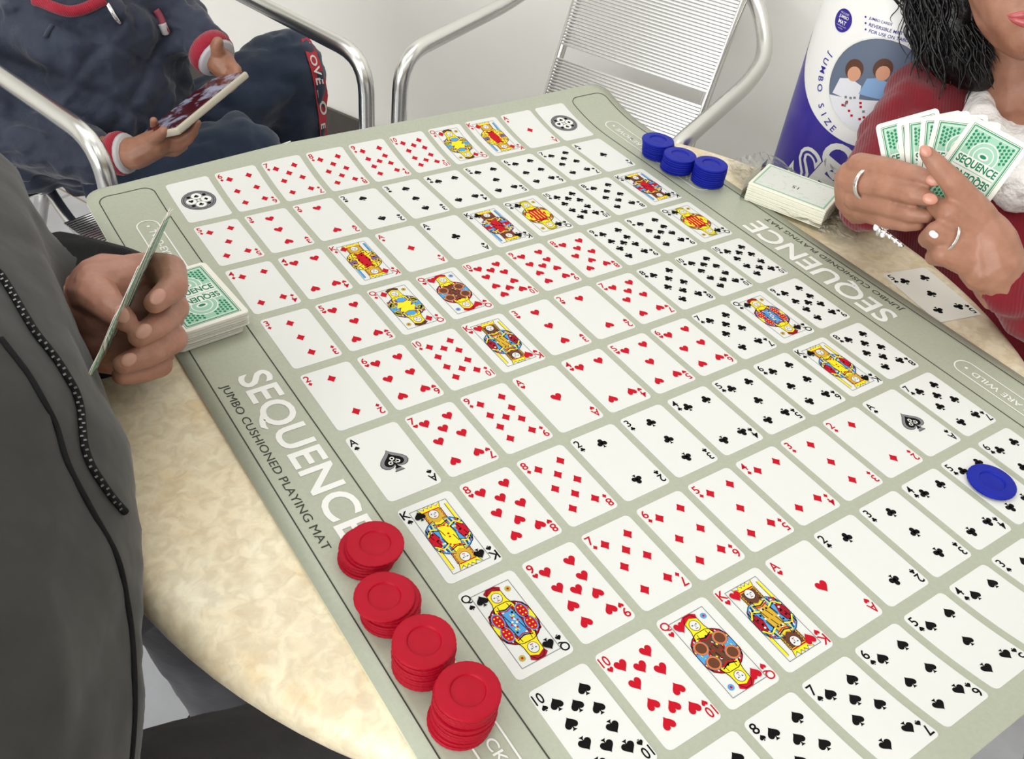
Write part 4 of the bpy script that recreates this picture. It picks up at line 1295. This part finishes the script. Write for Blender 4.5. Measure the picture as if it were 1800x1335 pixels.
for nm, pts_, r_, m_ in (('chest_zip', ((188, 8), (196, 20), (204, 32), (211, 40)), .0035, m_silver), ('chest_badge', ((272, 18), (281, 32), (288, 48), (292, 56)), .006, m_badge), ('chest_badge', ((284, 42), (288, 50), (291, 57)), .0065, m_trimgrey), ('zip_pull', ((80, 66), (86, 55), (93, 45)), .003, m_navy)):
    pp = [cast(tree, x, y, .002) for x, y in pts_]; pp = [p for p in pp if p is not None]
    if len(pp) > 2:
        mb = MB(); mb.tube(smooth_path(pp, 4), r_, 8); place(mb.build(nm, m_, None, True), jk)
def cuff(c0, c1, r, m1, m2, parent):
    a_, b_ = at(*c0), at(*c1); d = b_ - a_; d /= np.linalg.norm(d)
    mb = MB(); mb.tube([a_, a_ + (b_ - a_) * .5, b_], [r * 1.02, r * 1.06, r], 20); o = place(mb.build('cuff', m1, None, True), parent)
    mb = MB(); mb.tube([b_, b_ + d * .006], [r * .98, r * .9], 20); place(mb.build('cuff_edge', m2, None, True), parent)
cuff((364, 85, 1.625), (380, 101, 1.612), .034, m_redknit, m_trimgrey, jk)
cuff((203, 270, 1.515), (220, 270, 1.505), .030, m_redknit, m_trimgrey, jk)
# hands, forearms and the body under the jacket
mb = MB()
pchain(mb, [(372, 92, 1.62, 26), (390, 112, 1.605, 25), (398, 122, 1.60, 22)])
pchain(mb, [(385, 98, 1.60, 16), (381, 82, 1.585, 12), (383, 74, 1.58, 10)])
for i_, js in enumerate([[(402, 112, 1.59, 12), (416, 122, 1.575, 9), (416, 138, 1.565, 8), (409, 146, 1.56, 7)], [(398, 120, 1.60, 12), (412, 134, 1.575, 9), (410, 150, 1.565, 8), (403, 158, 1.56, 7)], [(392, 124, 1.60, 12), (404, 142, 1.59, 8), (400, 156, 1.58, 7)], [(386, 126, 1.60, 11), (394, 140, 1.60, 8), (392, 150, 1.6, 6)]]):
    pchain(mb, js)
V1 = remesh(mb, .0021, 2)
mb = MB()
pchain(mb, [(205, 270, 1.515, 29), (240, 270, 1.495, 28), (272, 254, 1.48, 26), (288, 246, 1.485, 22)])
pchain(mb, [(268, 248, 1.47, 14), (283, 236, 1.455, 10), (288, 230, 1.45, 9)])
for js in [[(290, 246, 1.48, 12), (318, 246, 1.475, 9), (338, 232, 1.47, 8), (347, 216, 1.465, 7)], [(288, 256, 1.48, 12), (314, 258, 1.48, 9), (332, 246, 1.475, 8), (342, 232, 1.47, 7)], [(280, 240, 1.50, 11), (272, 224, 1.50, 8), (270, 212, 1.49, 7)], [(282, 264, 1.49, 11), (308, 268, 1.49, 8), (324, 258, 1.485, 7)]]:
    pchain(mb, js)
V2 = remesh(mb, .0021, 2)
mb = MB()
pchain(mb, [(160, 240, 1.75, 85), (140, 80, 1.73, 120), (125, -20, 1.71, 80), (120, -80, 1.69, 45), (118, -170, 1.66, 95), (120, -230, 1.66, 85)])
pchain(mb, [(120, -140, 1.60, 50), (125, -120, 1.57, 35)])
pchain(mb, [(20, 30, 1.78, 50), (50, 250, 1.64, 38), (205, 270, 1.515, 28)])
pchain(mb, [(235, -30, 1.72, 50), (320, 45, 1.67, 34), (372, 92, 1.62, 26)])
V3 = remesh(mb, .009, 4)
bd2 = join_into('body', [V1, V2, V3], m_skin2, P2)
tr2 = BVHTree.FromPolygons([tuple(v) for v in V3[0]], V3[1])
for ex_, ey0 in ((92, -165), (146, -165)):
    p_ = cast(tr2, ex_, ey0, -.006)
    if p_ is not None:
        mb = MB(); ellipsoid(mb, p_, (.010, .010, .008)); ey_ = place(mb.build('eye', mat('eye_white', (226, 222, 216), .2), None, True), bd2)
        dc_ = CAM - p_; dc_ /= np.linalg.norm(dc_)
        mb = MB(); ellipsoid(mb, p_ + dc_ * .0072, (.0044, .0044, .0044)); place(mb.build('iris', mat('eye_iris', (40, 26, 18), .15), None, True), ey_)
P_ = [cast(tr2, x, -92, -.001) for x in (104, 118, 132)]
if all(p is not None for p in P_):
    mb = MB(); chain(mb, [(P_[0], .003), (P_[1], .005), (P_[2], .003)]); place(mb.build('lips', m_lip, None, True), bd2)
mb = MB(); pchain(mb, [(110, -165, 1.74, 82), (112, -225, 1.72, 96), (122, -258, 1.68, 78)])
place(body('hair', mb, .009, m_hair, None, 3, [(.03, .012, 'CLOUDS')]), P2)
# jeans
mb = MB()
K1 = at(500, 126, 1.92)
pchain(mb, [(215, 300, 1.78, 85), (300, 262, 1.80, 76), (430, 165, 1.88, 74), (500, 126, 1.92, 76)])
chain(mb, [(K1, .080), (K1 + [.012, -.01, -.20], .074), (np.array([K1[0] + .02, K1[1] - .02, .09]), .055)])
pchain(mb, [(215, 310, 1.68, 78), (330, 285, 1.66, 66), (425, 262, 1.68, 60)])
K2 = at(425, 262, 1.68); chain(mb, [(K2, .061), (np.array([K2[0], K2[1], .09]), .05)])
jn = place(body('jeans', mb, .009, m_jeans, None, 5, [(.08, .022, 'HARD'), (.03, .006, 'CLOUDS')]), P2)
tree = bvh_of(jn)
# red side stripe with white lettering
L_ = [(541, 70), (549, 95), (556, 120), (562, 145), (566, 170), (569, 195), (572, 220), (574, 245)]
w_ = [9, 13, 15, 16, 16, 16, 16, 16]
sv = []
for (x, y), w in zip(L_, w_):
    pr = None
    for dx in (0, -3, -6, -9, -12):
        pr = cast(tree, x + w + dx - 8, y - 2, .003); 
        if pr is not None: break
    pl = cast(tree, x - 12, y + 1, .003)
    if pl is not None and pr is not None: sv.append((pl, pr))
if len(sv) > 3:
    V_ = []; F_ = []
    for pl, pr in sv: V_ += [pl, pr]
    F_ = [(2 * k, 2 * k + 1, 2 * k + 3, 2 * k + 2) for k in range(len(sv) - 1)]
    st_ = place(mesh('side_stripe', V_, F_, mat('red_stripe', (172, 30, 44), .7), None, True), jn)
    for k, ch in enumerate('LOVELOVE'):
        t = .3 + k * (len(sv) - 1.6) / 8.0
        i = int(t); fr_ = t - i
        if i + 1 >= len(sv): break
        a_ = sv[i][0] * (1 - fr_) + sv[i + 1][0] * fr_; b_ = sv[i][1] * (1 - fr_) + sv[i + 1][1] * fr_
        dn = (sv[i + 1][0] - sv[i][0]); dn /= np.linalg.norm(dn)
        upv = (b_ - a_); wd = np.linalg.norm(upv); upv /= wd
        V2_, F2_ = text2d(ch, .02); hh = V2_[:, 1].max()
        nn_ = (CAM - a_); nn_ /= np.linalg.norm(nn_)
        V2_ = V2_ / hh * wd * .62
        place(mesh('stripe_letter', [a_ + upv * (wd * .2 + p[1]) + dn * p[0] + nn_ * .002 for p in V2_], F2_, m_trimwhite), st_)
mb = MB()
for kx, ky in ((K1[0] + .02, K1[1] - .02), (K2[0], K2[1])): chain(mb, [((kx, ky, .045), .045), ((kx + .10, ky - .07, .035), .034)])
place(body('shoes', mb, .008, m_trimwhite, None, 4), P2)
# device in the child's hands
dA, dB = at(284, 236, 1.462), at(402, 140, 1.572)
ex = dB - dA; LD = np.linalg.norm(ex); ex /= LD
nz = at(190, 40, 1.45) - (dA + dB) / 2; nz -= ex * (nz @ ex); nz /= np.linalg.norm(nz); eyv = np.cross(nz, ex)
dev = empty('handheld_device', (0, 0, 0), 'slim handheld device with a dark red picture held by the child', 'device')
basis(dev, ex, eyv, (dA + dB) / 2)
DL, DW, DT = LD + .01, .078, .011
mb = MB(); mb.box((0, 0, 0), DL, DW, DT); ob_ = mb.build('case', mat('device_pale_shell', (176, 168, 150), .4), dev)
bv = ob_.modifiers.new('b', 'BEVEL'); bv.width = .004; bv.segments = 3
m_scr = mat('device_picture', (70, 16, 22), .2, noise=(38, (146, 150, 170), .5, .62)); 
mb = MB(); mb.box((0, 0, DT / 2 + .0006), DL - .008, DW - .008, .0012); mb.build('screen', m_scr, dev)

# ---------------- woman in the crimson cardigan
P3 = person((.72, -.08, 0), 'woman in a crimson cardigan holding a fan of green-backed cards')
mb = MB()
TQ = at(1830, 520, 1.33)
chain(mb, [(TQ, .148), (np.array([TQ[0] + .10, TQ[1] + .03, .56]), .15)])
pchain(mb, [(1830, 520, 1.33, 225), (1810, 320, 1.38, 190), (1770, 220, 1.42, 140)])
pchain(mb, [(1760, 190, 1.42, 95), (1650, 160, 1.38, 88), (1590, 235, 1.30, 84), (1545, 325, 1.235, 74)])
pchain(mb, [(1545, 328, 1.235, 72), (1530, 355, 1.14, 56), (1528, 368, 1.085, 44)])
pchain(mb, [(1930, 230, 1.42, 110), (1960, 420, 1.28, 105), (1900, 570, 1.14, 92), (1830, 535, 1.06, 74), (1762, 498, 1.01, 56)])
pchain(mb, [(1790, 200, 1.42, 90), (1930, 230, 1.42, 105)])
pchain(mb, [(1720, 250, 1.42, 105), (1665, 400, 1.38, 112), (1700, 510, 1.36, 130), (1800, 520, 1.34, 180)])
cg = place(body('cardigan', mb, .008, m_cardigan, None, 6, [(.10, .018, 'HARD'), (.03, .003, 'CLOUDS')]), P3)
mb = MB()
pchain(mb, [(1722, 170, 1.33, 26), (1722, 220, 1.27, 34), (1748, 275, 1.235, 40), (1790, 330, 1.22, 46)])
pchain(mb, [(1760, 240, 1.31, 50), (1800, 300, 1.25, 60), (1840, 330, 1.23, 60)])
place(body('blouse', mb, .005, m_blouse, None, 3, [(.022, .009, 'CLOUDS')]), P3)
# head, neck
mb = MB()
pchain(mb, [(1815, -125, 1.30, 118), (1815, -60, 1.275, 112), (1812, 0, 1.255, 94), (1812, 45, 1.235, 60), (1814, 62, 1.225, 46)])
pchain(mb, [(1765, -20, 1.24, 55), (1790, 25, 1.225, 50)])
pchain(mb, [(1865, -20, 1.26, 55), (1840, 25, 1.235, 50)])
pchain(mb, [(1812, -70, 1.175, 14), (1812, -25, 1.145, 18)])
pchain(mb, [(1795, 60, 1.32, 66), (1790, 160, 1.335, 66), (1790, 250, 1.33, 80)])
pchain(mb, [(1730, 235, 1.33, 50), (1790, 250, 1.30, 60), (1860, 250, 1.34, 60)])
V1 = remesh(mb, .0035, 8)
# her right hand (left in the picture)
mb = MB()
pchain(mb, [(1528, 372, 1.10, 36), (1512, 345, 1.06, 44), (1506, 318, 1.045, 40)])
pchain(mb, [(1512, 293, 1.035, 25), (1565, 298, 1.004, 21), (1608, 308, .988, 18), (1637, 316, .982, 14)])
pchain(mb, [(1502, 320, 1.035, 26), (1560, 330, 1.0, 21), (1604, 342, .983, 18), (1631, 349, .978, 14)])
pchain(mb, [(1507, 346, 1.038, 25), (1560, 362, 1.006, 20), (1600, 375, .992, 17), (1629, 380, .988, 13)])
pchain(mb, [(1518, 368, 1.045, 22), (1560, 386, 1.014, 17), (1592, 393, 1.004, 15), (1614, 395, 1.0, 11)])
pchain(mb, [(1520, 320, 1.07, 30), (1570, 315, 1.06, 20), (1610, 330, 1.04, 16)])
V2 = remesh(mb, .0017, 4)
# her left hand (right in the picture)
mb = MB()
pchain(mb, [(1762, 505, 1.02, 46), (1748, 465, 1.0, 52), (1738, 425, .998, 48), (1722, 395, .995, 36)])
pchain(mb, [(1735, 470, 1.0, 48), (1712, 455, .995, 34)])
pchain(mb, [(1722, 382, .99, 31), (1676, 322, .968, 22), (1647, 290, .962, 18), (1629, 269, .960, 13)])
pchain(mb, [(1714, 404, .99, 31), (1668, 374, .97, 22), (1646, 362, .988, 18), (1650, 372, 1.01, 15)])
pchain(mb, [(1706, 432, .99, 30), (1648, 410, .968, 23), (1632, 420, .99, 18), (1650, 428, 1.01, 15)])
pchain(mb, [(1706, 462, .99, 28), (1656, 446, .972, 20), (1642, 452, .992, 16), (1660, 456, 1.01, 14)])
pchain(mb, [(1740, 420, 1.02, 32), (1712, 372, 1.035, 20), (1690, 345, 1.03, 16)])
V3 = remesh(mb, .0017, 4)
mb = MB()
pchain(mb, [(1530, 368, 1.13, 26), (1545, 330, 1.235, 42), (1650, 160, 1.38, 52), (1790, 200, 1.44, 70), (1930, 230, 1.42, 60), (1960, 420, 1.28, 52), (1900, 570, 1.14, 46), (1800, 522, 1.05, 34), (1775, 508, 1.03, 28)])
pchain(mb, [(1790, 200, 1.44, 110), (1830, 520, 1.36, 130)])
V4 = remesh(mb, .008, 4)
bd3 = join_into('body', [V1, V2, V3, V4], m_skin3, P3)
for x, y, D, r, tw in ((1641, 317, .9685, 9.5, (1660, 322)), (1635, 350, .965, 9.5, (1655, 356)), (1627, 266, .9475, 8.5, (1615, 252))):
    nail(bd3, x, y, D, r, tw, m_nail3)
tr3 = BVHTree.FromPolygons([tuple(v) for v in V1[0]], V1[1])
def lip(pts, rs):
    mb = MB()
    P_ = [cast(tr3, x, y, -.001) for x, y in pts]
    if all(p is not None for p in P_):
        chain(mb, [(p, rpx(r, 1.2)) for p, r in zip(P_, rs)])
        place(body('lips', mb, .0018, m_lip, None, 3), bd3)
lip([(1768, 27), (1782, 28), (1797, 26), (1811, 28), (1826, 26), (1842, 29), (1854, 30)], [2.5, 5, 6.5, 6, 6.5, 5, 2.5])
lip([(1770, 29), (1785, 36), (1800, 40), (1812, 41), (1826, 40), (1840, 36), (1853, 31)], [2.5, 5.5, 7.5, 8, 7.5, 5.5, 2.5])
for ex_ in (1780, 1846):
    p_ = cast(tr3, ex_, -78, -.0085)
    if p_ is not None:
        mb = MB(); ellipsoid(mb, p_, (.0105, .0105, .0075)); ey_ = place(mb.build('eye', mat('eye_white', (226, 222, 216), .2), None, True), bd3)
        dc_ = CAM - p_; dc_ /= np.linalg.norm(dc_)
        mb = MB(); ellipsoid(mb, p_ + dc_ * .0075, (.0046, .0046, .0046)); place(mb.build('iris', mat('eye_iris', (40, 26, 18), .15), None, True), ey_)
# hair: mass plus loose wavy locks
mb = MB()
pchain(mb, [(1815, -190, 1.34, 95), (1740, -110, 1.35, 92), (1690, -20, 1.34, 78), (1672, 50, 1.325, 58), (1690, 105, 1.31, 46), (1722, 138, 1.305, 28)])
pchain(mb, [(1700, -60, 1.36, 90), (1648, 20, 1.35, 48), (1640, 75, 1.34, 36), (1668, 125, 1.325, 32)])
pchain(mb, [(1815, -190, 1.34, 100), (1900, -100, 1.36, 90), (1930, 40, 1.36, 70), (1920, 130, 1.36, 40)])
pchain(mb, [(1740, 60, 1.40, 60), (1745, 130, 1.37, 42)])
hr = place(body('hair', mb, .006, m_hair, None, 4, [(.03, .014, 'CLOUDS')]), P3)
mb = MB(); rnd = random.Random(9)
def lock(x, y, D, n=9, L=120, w=10, ph=0, drift=0, r=.0016):
    pts_ = [at(x + w * math.sin(ph + k * .9) + drift * k, y + L * k / n, D - .002 * math.cos(ph + k)) for k in range(n)]
    mb.tube(smooth_path(pts_, 4), np.interp(np.linspace(0, 1, (n - 1) * 4 + 1), [0, .7, 1], [r, r, r * .2]), 5)
for k in range(150):
    x = rnd.uniform(1590, 1715); t = (x - 1590) / 125
    y = rnd.uniform(-60, 20 + 40 * t); D = 1.285 + .03 * abs(t - .45) + rnd.uniform(-.008, .012)
    lock(x, y, D, 9, rnd.uniform(90, 165), rnd.uniform(4, 12), rnd.uniform(0, 6.28), rnd.uniform(-1, 5 * (1 - t)), rnd.uniform(.0006, .0022))
for k in range(40):
    lock(rnd.uniform(1560, 1640), rnd.uniform(-50, 10), 1.31 + rnd.uniform(-.01, .02), 8, rnd.uniform(50, 110), rnd.uniform(5, 11), rnd.uniform(0, 6.28), rnd.uniform(1, 7), rnd.uniform(.0004, .0009))
for k in range(60):
    lock(rnd.uniform(1670, 1740), rnd.uniform(40, 95), 1.27 + rnd.uniform(-.006, .015), 7, rnd.uniform(50, 85), rnd.uniform(3, 8), rnd.uniform(0, 6.28), rnd.uniform(0, 4), rnd.uniform(.0006, .0018))
lk = place(mb.build('hair_locks', m_hair, None, True), hr); lk['kind'] = 'stuff'
# lower body
mb = MB(); chain(mb, [((.78, -.05, .545), .10), ((.46, .00, .535), .075), ((.44, .00, .09), .05)]); chain(mb, [((.78, -.18, .545), .10), ((.46, -.17, .535), .075), ((.44, -.17, .09), .05)])
chain(mb, [((.80, -.05, .55), .10), ((.80, -.18, .55), .10)])
place(body('trousers', mb, .012, m_trouser, None, 5), P3)
mb = MB()
for yy in (.0, -.17): chain(mb, [((.45, yy, .045), .045), ((.30, yy, .035), .034)])
place(body('shoes', mb, .008, m_black, None, 4), P3)
# rings and bracelet
def ring_on(a, b, t, r, name='finger_ring', w=.0013, label=None):
    A_, B_ = at(*a), at(*b); c_ = A_ + (B_ - A_) * t; d = (B_ - A_) / np.linalg.norm(B_ - A_)
    n1_ = np.cross(d, [0, 0, 1]); n1_ /= np.linalg.norm(n1_); n2_ = np.cross(d, n1_)
    mb = MB()
    for off in (-w * .9, 0, w * .9):
        mb.tube([c_ + d * off + r * (math.cos(q_) * n1_ + math.sin(q_) * n2_) for q_ in np.linspace(0, 2 * math.pi, 28, endpoint=False)], w, 8, closed=True)
    o = mb.build(name, m_silver, None, True)
    if label: tag(o, label, 'ring')
    return o, c_
r1_, c_ = ring_on((1502, 320, 1.035), (1560, 330, 1.0), .42, .0158, label='wide silver ring on the woman\'s finger nearest the sealed pack')
e2 = empty('finger_ring', (0, 0, 0), 'ring with a sparkling clear stone on the woman\'s other hand', 'ring')
r2_, c2 = ring_on((1706, 432, .99), (1648, 410, .968), .72, .0152, name='band', w=.0008); r2_.parent = e2
mb = MB(); g = at(1641, 413, .948)
for k in range(3): ellipsoid(mb, g + np.array([.0, .0, .0]) + RNG.uniform(-.0022, .0022, 3), (.0032, .0032, .0028))
st2 = mb.build('stone', m_gem, e2)
br = empty('bracelet', (0, 0, 0), 'beaded charm bracelet hanging below the woman\'s hand', 'bracelet')
bp_ = smooth_path([at(1545, 392, 1.03), at(1550, 404, 1.02), at(1562, 414, 1.015), at(1575, 424, 1.01), at(1585, 432, 1.008)], 4)
for k, p in enumerate(bp_):
    mb = MB(); ellipsoid(mb, p, (.0024, .0024, .0024)); mb.build('bead', m_silver if k % 3 else m_gem, br, True)
for k, (x, y) in enumerate(((1541, 398), (1552, 398), (1562, 396), (1545, 408), (1553, 410))):
    mb = MB(); ellipsoid(mb, at(x, y, 1.02), (.003, .003, .0052)); mb.build('charm', m_silver if k % 2 else m_gem, br, True)
# her fan of cards, backs to the lens
fan = [((1624, 360), -15), ((1648, 364), -10), ((1653, 364), -7), ((1663, 367), 0), ((1660, 372), 9), ((1658, 374), 30)]
vd = ray(1650, 330)
rightv = ROT[0] - vd * (ROT[0] @ vd); rightv /= np.linalg.norm(rightv); upv = np.cross(rightv, vd) * -1
upv = -ROT[1] - vd * (-ROT[1] @ vd) - rightv * (-ROT[1] @ rightv); upv /= np.linalg.norm(upv)
tilt = -vd * math.sin(.16)
names = ['leftmost card of the fan in the woman\'s hands', 'second card from the left in the woman\'s fan', 'third card from the left in the woman\'s fan', 'fourth card from the left in the woman\'s fan', 'fifth card from the left in the woman\'s fan', 'rightmost card of the woman\'s fan, its green back fully shown']
for k, ((bx, by), a) in enumerate(fan):
    th = math.radians(a)
    up_ = upv * math.cos(th) + rightv * math.sin(th); rt_ = rightv * math.cos(th) - upv * math.sin(th)
    D = 1.022 - .0016 * k
    org = at(bx, by, D) + up_ * .044
    up2 = up_ * math.cos(.12) + vd * math.sin(.12)
    playing_card(names[k], 'cards in the woman\'s fan', rt_, up2, org, True)
